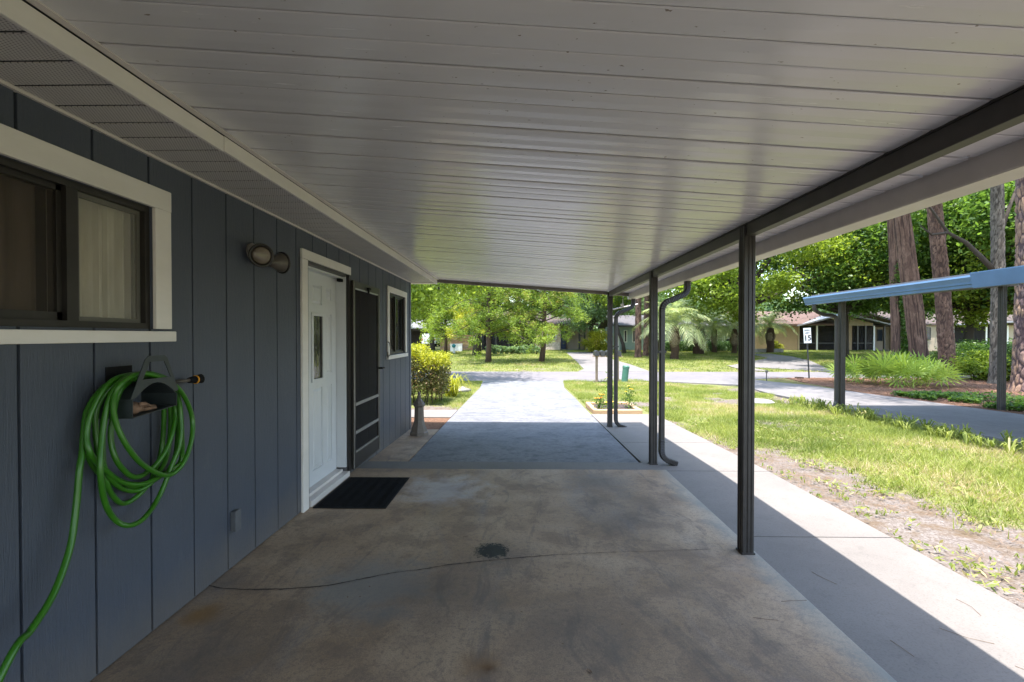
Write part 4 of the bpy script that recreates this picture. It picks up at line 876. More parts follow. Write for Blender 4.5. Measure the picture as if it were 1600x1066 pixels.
# mailboxes on a shared rail
mbx = thing('mailbox_stand', 'weathered wooden mailbox stand at the road end of the lawn', 'mailbox stand', (3.5, 18.6, -0.35))
for x in (px(932, 18.6), px(964.5, 18.6)): MB().box(x - 0.045, x + 0.045, 18.55, 18.64, -0.4, 0.66).build('stand_post', M['wood'], mbx)
MB().box(px(926, 18.6), px(971, 18.6), 18.5, 18.7, 0.661, 0.70).build('rail', M['wood'], mbx)
names = ['leftmost dark mailbox on the wooden stand', 'second dark mailbox from the left on the wooden stand', 'dark mailbox right of the second, nearest the middle of the stand', 'rightmost dark mailbox on the stand, right of the post']
for i, p in enumerate((931.5, 940.5, 949, 965.5)):
    x = px(p, 18.6); t = thing('mailbox', names[i], 'mailbox', (x, 18.6, 0.70), 'mailboxes on the shared stand')
    pr_ = [(x - 0.085, 0.701), (x + 0.085, 0.701), (x + 0.085, 0.83)] + [(x + 0.085 * cos(a), 0.83 + 0.085 * sin(a)) for a in np.linspace(0.3, pi - 0.3, 7)] + [(x - 0.085, 0.83)]
    MB().prism(pr_, 'y', 18.38, 18.82).build('body', M['lamp'], t); MB().prism([(a + (x - a) * -0.05, c) for a, c in pr_], 'y', 18.825, 18.84).build('lid', M['lamp'], t)
    MB().box(x + 0.088, x + 0.093, 18.6, 18.68, 0.80, 0.83).build('flag', M['red'], t)
ut = thing('utility_pedestal', 'leaning green plastic utility pedestal right of the mailboxes', 'utility pedestal', (px(975, 18.2), 18.2, -0.36)); ut.rotation_euler = (0, R(6), 0)
mb = MB().lathe([(0.15, 0), (0.15, 0.05), (0.125, 0.055), (0.125, 0.66)], n=16); mb.v = [(x, y, z) for x, y, z in mb.v]; mb.build('body', M['uteal'], ut, off=(0, 0, 0), smooth=False)
mb = MB().lathe([(0.135, 0.58), (0.137, 0.665), (0.11, 0.69), (0.03, 0.70)], n=16); mb.build('cap', M['uteal'], ut, off=(0, 0, 0))
# sign
sg = thing('speed_sign', 'leaning white speed limit 15 sign on a dark post', 'road sign', (px(1260, 20.2), 20.2, -0.36)); sg.rotation_euler = (0, R(-3.5), 0)
MB().tube([(0, 0, 0), (0, 0, 2.15)], 0.03, 8).build('post', M['lamp'], sg, off=(0, 0, 0))
MB().box(-0.16, 0.16, -0.045, -0.035, 1.55, 2.2).build('plate', M['signw'], sg, off=(0, 0, 0), bevel=0.004)
def text(s_, z, size, parent, y=-0.0475, m=M['ink'], name='lettering'):
    c = bpy.data.curves.new('lettering', 'FONT'); c.body = s_; c.size = size; c.align_x = 'CENTER'; c.align_y = 'CENTER'; c.extrude = 0.001; c.offset = 0.002 if size < 0.2 else 0.009
    o = bpy.data.objects.new('tmp', c); COL.objects.link(o); dg = bpy.context.evaluated_depsgraph_get(); me = bpy.data.meshes.new_from_object(o.evaluated_get(dg)); bpy.data.objects.remove(o)
    q = link(name, me, m, parent, (0, y, z)); q.rotation_euler = (R(90), 0, 0); return q
text('SPEED', 2.10, 0.09, sg); text('LIMIT', 1.985, 0.09, sg); text('15', 1.76, 0.32, sg)
plh = thing('path_light', 'small black solar path light at the road edge', 'path light', (px(1194.6, 18.9), 18.9, -0.35))
xx = px(1194.6, 18.9); MB().tube([(xx, 18.9, -0.36), (xx, 18.9, -0.02)], 0.018, 8).build('stake', M['lamp'], plh); MB().lathe([(0.035, -0.02), (0.05, 0.06), (0.05, 0.065)], (xx, 18.9, 0), 8).build('lantern', M['lampgl'], plh); MB().lathe([(0.085, 0.066), (0.08, 0.075), (0.03, 0.10)], (xx, 18.9, 0), 8).build('cap', M['lamp'], plh)
tag(MB().box(px(1240, 20.2), px(1250, 20.2), 20.1, 20.3, -0.36, -0.28).build('brick_stub', M['palmbark'], bevel=0.01), 'small brown brick lying left of the sign post', 'brick')

# ---------------------------------------------------------------- neighbour's carport
NC = thing('neighbour_carport', 'neighbouring open carport with blue metal edge and dark posts over the drive', 'carport', (8.9, 8, 0))
def nz(x): return 2.36 + 0.085 * (x - 6.62)
b = MB(); b.v = [(x, y, nz(x) + t) for y in (-2, 10.66) for x in (6.64, 11.3) for t in (0, 0.06)]; b.f = [(0, 2, 3, 1), (4, 5, 7, 6), (0, 1, 5, 4), (2, 6, 7, 3), (1, 3, 7, 5), (0, 4, 6, 2)]; b.build('roof', M['nroof'], NC)
g2 = [(6.63, 2.20), (6.63, 2.37), (6.48, 2.375), (6.47, 2.345), (6.475, 2.34), (6.50, 2.28), (6.505, 2.25), (6.52, 2.24), (6.525, 2.20)]
MB().prism(g2, 'y', 6.75, 10.68).build('gutter', M['blueroof'], NC)
MB().prism([(6.635, 2.185), (6.635, 2.40), (6.455, 2.405), (6.455, 2.39), (6.50, 2.185)], 'y', -2, 6.748).build('gutter', M['blueroof'], NC)
MB().prism([(6.64, nz(6.64) - 0.12), (11.3, nz(11.3) - 0.12), (11.3, nz(11.3) + 0.065), (6.64, nz(6.64) + 0.02)], 'y', 10.665, 10.70).build('front_edge', M['nroof'], NC)
for x, y in ((7.20, 10.45), (10.72, 10.45), (7.20, 4.5), (10.72, 4.5)):
    MB().prism(fluted(x, y, 0.105), 'z', zg(x, y) - 0.05, nz(x) + (-0.002)).build('post', M['post'], NC)
MB().tube(catmull([(6.58, 10.45, 2.22), (6.60, 10.45, 2.08), (6.78, 10.45, 1.98), (7.0, 10.45, 1.95), (7.07, 10.44, 1.86), (7.08, 10.44, 1.6)], 6, False) + [(7.08, 10.44, 0.05), (7.04, 10.42, -0.06), (6.92, 10.40, -0.14)], 0.042, 8).build('downspout', M['post'], NC)

# ---------------------------------------------------------------- trees
def pine_trunk(name, label, x, y, r0, r1, h, m, lean=(0, 0), seg=56, rows=190, plates=True, crown=True, group=None, plate_w=0.10, cr=3.0, cn=9000):
    z0 = zg(x, y) - 0.1; t = thing(name, label, 'tree', (x, y, z0), group)
    th = np.linspace(0, 2 * pi, seg, endpoint=False); zz = np.linspace(0, h, rows); T, Z = np.meshgrid(th, zz)
    rad = r1 + (r0 - r1) * (1 - Z / h) + r0 * 0.35 * np.exp(-Z / 0.25)
    # plates: cellular pattern on the unrolled bark
    npl = int(2 * pi * r0 / plate_w) + 2; nrow = int(h / (plate_w * 1.9)); cells = []
    pu = rng.random((nrow * npl)) * 2 * pi; pv = rng.random(nrow * npl) * h
    if plates:
        U = T.ravel(); Vz = Z.ravel(); d1 = np.full(len(U), 9.0); d2 = np.full(len(U), 9.0)
        for a, b in zip(pu, pv):
            sel = np.abs(Vz - b) < plate_w * 4
            du = np.abs(U[sel] - a); du = np.minimum(du, 2 * pi - du) * r0; dv = (Vz[sel] - b) / 2.6; d = np.sqrt(du ** 2 + dv ** 2)
            o1 = d1[sel]; o2 = d2[sel]; d2[sel] = np.where(d < o1, o1, np.minimum(o2, d)); d1[sel] = np.minimum(o1, d)
        e = np.clip((d2 - d1) / (plate_w * 0.35), 0, 1).reshape(T.shape)
    else:
        X1, Y1 = np.cos(T) * 3.2 + 9, np.sin(T) * 3.2 + Z * 0.45 + 9; e = np.clip((fbm(X1 * 2.2, Y1 * 1.6) + 0.5 * (fbm(X1 * 5, Y1 * 5) - 0.5) - 0.34) * 4, 0, 1)
    rad = rad + (e - 0.6) * 0.035 * r0 / 0.35 + rng.normal(size=T.shape) * 0.004
    cx = lean[0] * Z + 0.04 * np.sin(Z * 0.5); cy = lean[1] * Z
    V = np.stack([cx + rad * np.cos(T), cy + rad * np.sin(T), Z], -1).reshape(-1, 3)
    i = np.arange(seg * rows).reshape(rows, seg); j = np.roll(i, -1, axis=1); Fq = np.stack([i[:-1], j[:-1], j[1:], i[1:]], -1).reshape(-1, 4)
    me = bpy.data.meshes.new('trunk'); me.from_pydata(V.tolist(), [], Fq.tolist()); me.update(); me.shade_smooth()
    a = me.attributes.new('plate', 'FLOAT', 'POINT'); a.data.foreach_set('value', e.reshape(-1).astype(np.float32)); link('trunk', me, m, t)
    if crown:
        C, va, cen = crown_points(cn, 26, cr, 2.2, 0.9 * cr / 3, 0); C += np.array([lean[0] * h, lean[1] * h, h + 0.5])
        link('crown', fastmesh('crown', leaves(C, 0.22, 0.12, 0.2), 4, va, M['cool']), None, t)
        b = MB()
        for c in cen[:12]: b.tube([(lean[0] * h, lean[1] * h, h - 1.2), (lean[0] * h + c[0] * 0.6, lean[1] * h + c[1] * 0.6, h - 0.3), (lean[0] * h + c[0], lean[1] * h + c[1], h + 0.5 + c[2])], [0.12, 0.07, 0.03], 6)
        b.build('limbs', m, t, off=(0, 0, 0))
    return t
pine_trunk('pine_tree', 'largest pale scaly pine at the right edge beyond the blue carport', px(1598, 14.6), 14.6, 0.43, 0.36, 13, M['pinebark'], (0.003, 0), 110, 420, plate_w=0.15)
pine_trunk('pine_tree', 'dark straight pine trunk right of the fan palm bush', px(1472, 20.3), 20.3, 0.28, 0.24, 15, M['pinedark'], (-0.085, 0), 64, 240)
pine_trunk('pine_tree', 'pale broad pine trunk leaning left behind the fan palm bush', px(1431, 22.5), 22.5, 0.36, 0.32, 15, M['pinedark'], (-0.13, 0), 64, 240, plates=False)
pine_trunk('pine_tree', 'thin dark ivy covered trunk just left of the leaning pine', px(1392, 24.5), 24.5, 0.2, 0.18, 13, M['pinedark'], (-0.03, 0), 40, 160, plates=False)
pine_trunk('pine_tree', 'slim trunk standing behind the right post of the blue carport', px(1545, 17.8), 17.8, 0.21, 0.17, 12, M['bark'], (-0.005, 0), 40, 160, crown=False)
t4 = bpy.data.objects['pine_tree.004']
pine_trunk('pine_tree', 'leaning pine beyond the right edge that shades the neighbour drive', 12.6, 8.2, 0.3, 0.2, 13, M['pinedark'], (-0.14, 0.42), 24, 90, cr=4.6, cn=16000)
b = MB().tube([(-0.05, 0, 4.3), (-0.5, 0.1, 4.9), (-1.0, 0.2, 5.5), (-1.6, 0.3, 5.9), (-2.2, 0.4, 6.9), (-3.0, 0.5, 7.3)], [0.10, 0.085, 0.07, 0.055, 0.04, 0.02], 8).tube([(-1.6, 0.3, 5.9), (-2.3, 0.2, 5.8), (-2.9, 0.0, 6.1)], [0.06, 0.04, 0.02], 6).tube([(0, 0, 5.5), (0.6, 0.2, 6.8), (1.2, 0.3, 8.2)], [0.09, 0.06, 0.03], 6)
b.build('limb', M['bark'], t4, off=(0, 0, 0), smooth=True)
pine_trunk('pine_tree', 'reddish trunk rising behind the middle downspout among the palms', px(996, 35), 35, 0.24, 0.2, 14, M['pinedark'], (-0.005, 0), 24, 90)
pine_trunk('pine_tree', 'short stout reddish trunk right of the red trunk by the sage house', px(1008, 37), 37, 0.22, 0.18, 12, M['pinedark'], (0.01, 0), 24, 90)

def broad_proto(seed, mtl, R_=6.0, rz=4.6, zc=7.5, n=34000, K=58, leaf=0.12, clump=1.45):
    t = thing('broadleaf_tree', 'x', 'tree', (0, 0, 0)); C, va, cen = crown_points(n, K, R_, rz, clump, zc, 0.3)
    link('crown', fastmesh('crown', leaves(C, leaf * (0.7 + 0.6 * rng.random(len(C))), 0.55, 0.45), 4, va, mtl), None, t)
    b = MB(); r2 = random.Random(seed); b.tube([(0, 0, -0.4), (0.05, 0, 1), (0.1, 0.05, 2.6), (0.0, 0.1, 4.2)], [0.36, 0.26, 0.23, 0.20], 10); b.build('trunk', M['bark'], t, off=(0, 0, 0), smooth=True)
    b = MB()
    for c in cen[:26]:
        m_ = (c[0] * 0.45 + r2.uniform(-.5, .5), c[1] * 0.45 + r2.uniform(-.5, .5), 3.6 + (c[2] - 3.6) * 0.45)
        b.tube([(0, 0.08, 3.4), m_, (c[0] * .8, c[1] * .8, 3.6 + (c[2] - 3.6) * .85), tuple(c)], [0.14, 0.09, 0.05, 0.015], 6)
    b.build('limbs', M['bark'], t, off=(0, 0, 0)); return t
pro = [broad_proto(1, M['oak']), broad_proto(2, M['oak2']), broad_proto(3, M['cool']), broad_proto(4, M['oak'], 5.2, 4.8, 7.8, 32000, 46)]
TREES = [ # px, Y, proto, scale, rz, label
 (1118, 62, 2, 0.85, 1, 'blue green tree above the white windowed house'),
 (1163, 35, 1, 1.08, 2, 'light leafy tree overhanging just right of the nearest post'),
 (1313, 36, 0, 1.0, 0, 'spreading green tree above the speed sign'),
 (1392, 42, 3, 1.0, 3, 'dense green tree over the screened porch'),
 (1415, 33, 0, 1.0, 4, 'large green tree behind the leaning pine'),
 (1500, 29, 1, 0.95, 5, 'sunlit green tree between the two right pine trunks'),
 (1585, 26, 0, 1.05, 1.5, 'dense green tree behind the largest pine'),
 (1690, 23, 3, 1.0, 2.5, 'green tree at the far right edge'),
 (675, 46, 1, 0.95, 2.2, 'yellow green tree seen just beside the house corner'),
 (715, 58, 2, 1.0, 0.4, 'hazy blue green tree beyond the garage'),
 (800, 64, 3, 1.0, 1.3, 'green tree behind the tan house roof'),
 (900, 62, 0, 1.05, 5.1, 'green tree rising over the tan house porch'),
 (925, 43, 2, 0.75, 3.3, 'pale green tree at the entrance of the tan house'),
 (975, 56, 0, 0.95, 4.4, 'bright green tree behind the sage house'),
 (1330, 64, 2, 1.1, 3.9, 'distant tree over the porch gable'),
 (1540, 58, 3, 1.2, 0.2, 'distant tree over the beige house'),
 (1650, 55, 1, 1.2, 5.6, 'distant tree right of the beige house'),
 (640, 75, 0, 1.2, 3.0, 'distant tree left of the garage'),
 (560, 60, 3, 1.2, 2.0, 'tree hidden mostly behind our house')]
TREES += [(598, 18.0, 1, 0.85, 1.0, 'tree standing behind our house near the road')]
used = set()
for p, Y, k, sc, rz, lab in TREES:
    x = px(p, Y); loc = (x, Y, zg(x, Y)); lab = lab
    if k not in used:
        o = pro[k]; o.location = loc; o.rotation_euler = (0, 0, rz); o.scale = (sc,) * 3; o['label'] = lab; o['group'] = 'leafy trees beyond the road'; used.add(k)
    else: dup(pro[k], loc, rz, sc, lab, 'leafy trees beyond the road')
# far wood closing the view
n = 75000; a = rng.uniform(-0.45, 1.45, n); dist = rng.uniform(82, 100, n); X_ = a * dist; Z_ = 0.3 + 9.5 * rng.random(n) ** 0.8 * (0.5 + 0.8 * fbm(a * 22, a * 0 + 3)); C = np.stack([X_, dist + 0 * X_, Z_], -1)
tag(link('far_wood', fastmesh('far_wood', leaves(C, 0.42, 0.6, 0.4), 4, np.clip(fbm(a * 60, Z_ * 0.7) + rng.normal(size=n) * .15, 0, 1), M['cool']), None), 'distant wood behind all the houses', 'wood', kind='stuff')

def cedar(x, y, h, spread, label, m='cedar', z0=1.35, n=42000, leaf=0.075, tr=0.16, trm=None, lean=0.0):
    zb = zg(x, y) - 0.1; t = thing('cedar_tree', label, 'tree', (x, y, zb), 'cedars on the opposite lawn'); r2 = random.Random(int(x * 10))
    b = MB().tube([(0, 0, 0), (0.03 + lean, 0, 1.2), (-0.02 + lean * 1.6, 0, 2.6), (0.04 + lean * 2, 0, h * 0.7), (lean * 2, 0, h)], [tr * 1.35, tr, tr * 0.9, tr * 0.5, 0.03], 10); b.build('trunk', trm or M['palmbark'], t, off=(0, 0, 0), smooth=True)
    br = MB(); P = []; D = []; va = []; nb = 64
    for i in range(nb):
        f = (i + r2.random()) / nb; z = z0 + (h - z0) * f * 0.96; a = r2.uniform(0, 2 * pi); L = spread * (1 - 0.75 * f) * r2.uniform(0.75, 1.2) * (0.85 + 0.15 * min(1, f * 5)); s = (lean * 1.7, 0, z + 0.35)
        e = (s[0] + cos(a) * L, sin(a) * L, s[2] - 0.30 * L * r2.uniform(0.2, 1.3) + 0.12 * L); mid = (s[0] + cos(a) * L * .5, sin(a) * L * .5, (s[2] + e[2]) / 2 + 0.18 * L)
        br.tube([s, mid, e], [0.045, 0.03, 0.012], 5)
        k = int(n / nb * (L / spread + 0.25)); tt = 0.22 + 0.78 * rng.random(k) ** 0.8
        A, B, Cc = np.array(s), np.array(mid), np.array(e); Q = (1 - tt)[:, None] ** 2 * A + 2 * (tt * (1 - tt))[:, None] * (2 * B - 0.5 * A - 0.5 * Cc) + tt[:, None] ** 2 * Cc
        ns = 14; sub = rng.normal(size=(ns, 3)) * np.array([.33, .33, .20]) * (0.5 + L * 0.22); Q = Q + sub[(tt * ns).astype(int) % ns] * 1.0 + rng.normal(size=(k, 3)) * 0.13
        P.append(Q); D.append(np.tile([[cos(a), sin(a), 0.25]], (k, 1)) + rng.normal(size=(k, 3)) * 0.5); va.append(np.clip(0.25 + 0.5 * r2.random() + rng.normal(size=k) * 0.16, 0, 1))
    br.build('limbs', M['bark'], t, off=(0, 0, 0)); P = np.concatenate(P); D = np.concatenate(D)
    link('crown', fastmesh('crown', leaves(P, leaf * (0.6 + 0.8 * rng.random(len(P))), 0.28, 0.1, D), 4, np.concatenate(va), M[m]), None, t); return t
x, y = G(763, 566.5); cedar(x, y, 8.5, 3.3, 'left dark trunked cedar on the opposite lawn')
x, y = G(846, 565); cedar(x, y, 8.5, 3.3, 'right leaning cedar on the opposite lawn', lean=0.12)
x, y = G(745, 556); cedar(x, y, 7.0, 2.7, 'grey trunked drooping yellow green tree left of the cedars', 'hedge', 1.7, 26000, 0.08, 0.3, M['bark'])
x, y = G(696, 553); cedar(x, y, 5.5, 2.4, 'small low green tree between the hedge and the fence', 'oak2', 1.0, 16000, 0.08, 0.12)
# slanting small trunk near the sage house
x, y = G(975, 552); t = thing('small_tree', 'slanting grey trunk in front of the sage house', 'tree', (x, y, zg(x, y)))
MB().tube([(0, 0, -0.1), (-0.12, 0, 0.8), (-0.5, 0, 1.8), (-0.75, 0, 3.2), (-0.8, 0, 4.2)], [0.2, 0.15, 0.12, 0.09, 0.05], 8).build('trunk', M['bark'], t, off=(0, 0, 0), smooth=True)
C, va, _ = crown_points(9000, 30, 2.2, 1.4, 0.8, 5.2); C[:, 0] -= 0.8; link('crown', fastmesh('crown', leaves(C, 0.09, 0.5, 0.4), 4, va, M['oak2']), None, t)

# palms
def frond_mesh(L, droop, nl, ll, m, w_=0.02, seed=0):
    r2 = np.random.default_rng(seed); V = []; var = []
    def P(t): return np.array([L * (t - 0.18 * t ** 3), 0, L * (0.55 * t - droop * t ** 2.2)])
    for k in range(12):
        a, b = P(k / 12), P((k + 1) / 12); ww = 0.022 * (1 - k / 14); V += [a + [0, -ww, 0], a + [0, ww, 0], b + [0, ww, 0], b + [0, -ww, 0]]; var.append(0.35)
    for k in range(nl):
        t = 0.15 + 0.85 * k / nl; p = P(t); d = unit((P(min(t + .02, 1)) - P(t - .02))[None])[0]
        for s in (-1, 1):
            l = ll * sin(pi * (0.12 + 0.8 * (k / nl))) * r2.uniform(0.8, 1.15); o = np.array([d[0] * 0.55, s * 0.75, d[2] * 0.5 - 0.15 + r2.uniform(-.25, .25)]); o /= np.linalg.norm(o); mid = p + o * l * 0.5; e = p + o * l + np.array([0, 0, -l * 0.35]); ww = d * w_
            V += [p - ww * .5, p + ww * .5, mid + ww, mid - ww]; V += [mid - ww, mid + ww, e + ww * .2, e - ww * .2]; c = r2.uniform(0.2, 0.85); var += [c, c]
    return fastmesh('frond', np.array(V), 4, np.array(var), m)
FR = [frond_mesh(2.5, d, 30, 0.6, M['palm'], 0.022, i) for i, d in enumerate((0.85, 1.05, 0.65))]; FD = frond_mesh(1.7, 0.9, 16, 0.35, M['drypalm'], 0.03, 9)
def palm(p, q, H_, tr, label, sc=1.0, nf=34, dry=10):
    x, y = G(p, q); t = thing('palm_tree', label, 'palm tree', (x, y, zg(x, y) - 0.05), 'grey green feather palms across the road'); r2 = random.Random(int(p))
    rr_ = []; z = 0; pr_ = []
    while z < H_: pr_ += [(tr * 1.0, z), (tr * 1.18, z + 0.10)]; z += 0.11
    pr_.append((tr * 0.7, H_ + 0.2)); b = MB().lathe(pr_, n=14); b.v = [(a + 0.03 * sin(7 * c + a * 9), bb + 0.03 * cos(5 * c), c) for a, bb, c in b.v]; b.build('trunk', M['palmbark'], t, off=(0, 0, 0))
    for i in range(nf):
        az = i * 2.399 + r2.uniform(-.2, .2); el = R(78) - R(98) * (i / nf) + r2.uniform(-.1, .1)
        o = link('frond', FR[i % 3], None, t, (0, 0, H_ + 0.1)); o.rotation_euler = (r2.uniform(-.2, .2), -el, az); s_ = sc * r2.uniform(0.8, 1.1); o.scale = (s_, s_, s_)
    for i in range(dry):
        az = i * 2.1 + r2.uniform(-.3, .3); o = link('dry_frond', FD, None, t, (0, 0, H_)); o.rotation_euler = (0, R(62) + r2.uniform(-.15, .2), az); o.scale = (sc * .8,) * 3
palm(1053, 561, 2.2, 0.27, 'nearest feather palm with a dark stout trunk', 1.15, 40)
palm(1090, 553, 2.2, 0.42, 'feather palm with the thickest pinkish trunk and dry skirt', 1.15, 34, 22)
palm(1024, 553, 2.6, 0.2, 'leftmost feather palm beside the middle downspout', 1.1, 30, 6)
palm(1114, 551, 2.0, 0.2, 'feather palm in front of the white windows', 1.0, 26, 6)
palm(1145, 552, 2.0, 0.2, 'feather palm hidden behind the nearest post', 1.1, 28, 12)
palm(1200, 551, 2.1, 0.28, 'feather palm with grey dry skirt before the peach wall', 0.95, 26, 24)

# fan palms (palmetto)
def fan_mesh(seed, r=0.6, pet=0.6):
    r2 = np.random.default_rng(seed); V = []; var = []; n = 17
    V += [np.array(v, float) for v in ((0, -.008, 0), (0, .008, 0), (pet, .008, 0), (pet, -.008, 0))]; var.append(0.4)
    for i in range(n):
        a = R(-125) + R(250) * i / (n - 1); l = r * (0.75 + 0.25 * cos(a * 0.6)) * r2.uniform(0.92, 1.05); d = np.array([cos(a), sin(a), 0]); s = np.array([-sin(a), cos(a), 0]); o = np.array([pet, 0, 0]); z = 0.02 if i % 2 else -0.02
        mid = o + d * l * 0.6 + [0, 0, 0.05 + z]; e = o + d * l + [0, 0, -0.05 * r2.random()]; V += [o, mid - s * 0.03, e, mid + s * 0.03]; var.append(r2.uniform(0.3, 0.9))
    return fastmesh('fan_leaf', np.array(V), 4, np.array(var), M['palmetto'])
FM = [fan_mesh(i) for i in range(3)]
def palmetto(x, y, n, sc, label, seed):
    r2 = random.Random(seed); t = thing('fan_palm_bush', label, 'fan palm', (x, y, zg(x, y)))
    for i in range(n):
        az = i * 2.399; el = R(r2.uniform(15, 80)); o = link('fan_leaf', FM[i % 3], None, t, (r2.uniform(-.7, .7) * sc, r2.uniform(-.5, .5) * sc, 0.03)); o.rotation_euler = (r2.uniform(-.5, .5), -el, az); s_ = sc * r2.uniform(.85, 1.25); o.scale = (s_,) * 3
palmetto(px(1400, 16.9), 16.9, 34, 1.05, 'large bright green fan palm bush at the foot of the pines', 3)
palmetto(px(1437, 15.8), 15.8, 14, 0.85, 'smaller fan palm clump in front of the dark straight pine', 5)
palmetto(px(1348, 18.2), 18.2, 18, 0.95, 'darker fan palm clump beside the left post of the blue carport', 7)

def shrub(x, y, rx, ry, h, n, leaf, m, label, cat='shrub', boxy=False, group=None, z0=0):
    t = thing('shrub', label, cat, (x, y, zg(x, y)), group)
    if boxy: C = np.stack([rng.uniform(-rx, rx, n), rng.uniform(-ry, ry, n), rng.uniform(0.05, h, n)], -1) + rng.normal(size=(n, 3)) * 0.03; va = rng.random(n)
    else: C, va, _ = crown_points(n, 26, rx, h / 2, min(rx, h) * 0.4, h / 2, 0.3); C[:, 1] *= ry / rx; C[:, 2] = np.abs(C[:, 2])
    C[:, 2] += z0
    link('foliage', fastmesh('foliage', leaves(C, leaf, 0.5, 0.4), 4, va, M[m]), None, t)
    b = MB()
    for i in range(5): b.tube([(rx * .2 * cos(i * 1.3), ry * .2 * sin(i * 1.3), -0.1), (rx * .5 * cos(i * 1.3), ry * .5 * sin(i * 1.3), h * 0.55 + z0)], [0.03, 0.012], 5)
    b.build('stems', M['bark'], t, off=(0, 0, 0))
for p, Y, rx, h, lab, m in ((1500, 24, 1.3, 1.5, 'green shrub right of the dark straight pine', 'shrub'), (1540, 22, 1.3, 1.6, 'green shrub left of the slim trunk', 'oak'), (1575, 20, 1.2, 1.4, 'dark shrub beside the largest pine', 'shrub'), (1525, 19.5, 0.9, 1.1, 'low light green shrub behind the slim trunk', 'oak2'), (1630, 18, 1.6, 1.8, 'shrub right of the largest pine', 'shrub')):
    shrub(px(p, Y), Y, rx, rx, h, 7000, 0.06, m, lab)
x, y = G(932, 551); shrub(x, y, 1.2, 1.0, 1.9, 7000, 0.07, 'hedge', 'rounded golden green shrub near the tan house porch')
for i, p in enumerate((1036, 1056, 1082, 1115, 1145)):
    x, y = G(p, 552); y += 3; x = px(p, y); shrub(x, y, 0.85 if i > 1 else 0.7, 0.6, 0.95, 3500, 0.06, 'shrub', ['clipped dark shrub left of the nearest palm', 'clipped dark shrub behind the nearest palm', 'clipped dark shrub left of the white windows', 'clipped dark shrub under the white windows', 'clipped dark shrub at the right of the white windows'][i], boxy=True, group='clipped shrubs under the white windows')
iv = thing('climbing_ivy', 'ivy climbing the thin trunk beside the leaning pine', 'ivy', (px(1394, 24.5), 24.2, -0.33)); n = 7000; z = rng.random(n) ** 1.3 * 7; a = rng.uniform(0, 2 * pi, n); rr_ = 0.3 + 0.25 * rng.random(n) * (1.3 - z / 7)
link('leaf_cover', fastmesh('leaf_cover', leaves(np.stack([0.5 + rr_ * np.cos(a) - 0.03 * z + 0.3 * np.sin(z), rr_ * np.sin(a) + .2, z], -1), 0.07, 0.6, 0.1), 4, rng.random(n), M['oak']), None, iv)['kind'] = 'stuff'
n = 9000; x = 10.7 + np.abs(rng.normal(size=n)) * 1.1; y = rng.uniform(8.5, 13.5, n); k = fbm(x * 1.6, y * 1.6) > 0.47; x, y = x[k], y[k]; C = np.stack([x, y, np.array([zg(0, b) for b in y]) + 0.03 + 0.12 * rng.random(len(x))], -1)
tag(link('ground_ivy', fastmesh('ground_ivy', leaves(C, 0.05, 0.6, 1.0), 4, rng.random(len(C)), M['oak']), None), 'ivy creeping over pine straw beside the neighbour drive', 'ground cover', kind='stuff')
n = 16000; x = rng.uniform(10.6, 22, n); y = rng.uniform(9, 20.4, n); C = np.stack([x, y, np.array([zg(0, b) for b in y]) + 0.02 + 0.02 * rng.random(n)], -1); a = rng.uniform(0, 2 * pi, n)
tag(link('straw_litter', fastmesh('straw_litter', leaves(C, 0.10, 0.05, 2, np.stack([np.cos(a), np.sin(a), 0 * a], -1)), 4, None, simple('straw_strand', (0.24, 0.13, 0.08), 1, 0.4, 3, bstr=0)), None), 'fallen pine straw under the pines', 'pine straw', kind='stuff')
# garden plants along the tan house porch
for i, p in enumerate(range(765, 838, 9)):
    x, y = G(p, 553.2); lab = 'low grey green border plant before the dark screened bay of the tan house'; shrub(x, y, 0.4, 0.3, 0.75, 700, 0.07, 'cool', lab, 'plant', group='border plants before the screened bay')

# ---------------------------------------------------------------- houses across the road
def hs_root(label, p, Y): x = px(p, Y); return thing('house', label, 'house', (x, Y, zg(x, Y)))
def wallbox(name, m, t, p0, p1, Y, z0, z1, d=0.2, dy=0): return MB().box(px(p0, Y), px(p1, Y), Y + dy, Y + dy + d, z0, z1).build(name, m, t)
def gable(t, p0, p1, Y0, Y1, ze, zr, m, over=0.5, name='roof'):  # ridge along x
    x0, x1 = px(p0, Y0) - over, px(p1, Y0) + over; ym = (Y0 + Y1) / 2
    return MB().prism([(Y0 - over, ze), (Y0 - over, ze + 0.18), (ym, zr + 0.15), (Y1 + over, ze + 0.18), (Y1 + over, ze), (ym, zr)], 'x', x0, x1).build(name, m, t)
def win(t, p0, p1, Y, q0, q1, fr, gl, nx=2, ny=1, proud=-0.05):
    x0, x1, z1, z0 = px(p0, Y), px(p1, Y), pz(q0, Y), pz(q1, Y); f = MB(); e = 0.06
    f.box(x0, x1, Y + proud - .03, Y + proud + 0.04, z1 - e, z1).box(x0, x1, Y + proud - .03, Y + proud + 0.04, z0, z0 + e)
    for i in range(nx + 1): a = x0 + (x1 - x0 - e) * i / nx; f.box(a, a + e, Y + proud - .03, Y + proud + 0.04, z0 + e, z1 - e)
    for j in range(1, ny): zz = z0 + (z1 - z0) * j / ny; f.box(x0 + e, x1 - e, Y + proud - .02, Y + proud + 0.03, zz, zz + e * .7)
    w_ = f.build('window', fr, t); MB().box(x0 + 0.02, x1 - 0.02, Y + proud - 0.005, Y + proud + 0.005, z0 + 0.02, z1 - 0.02).build('pane', gl, w_, off=t.location)
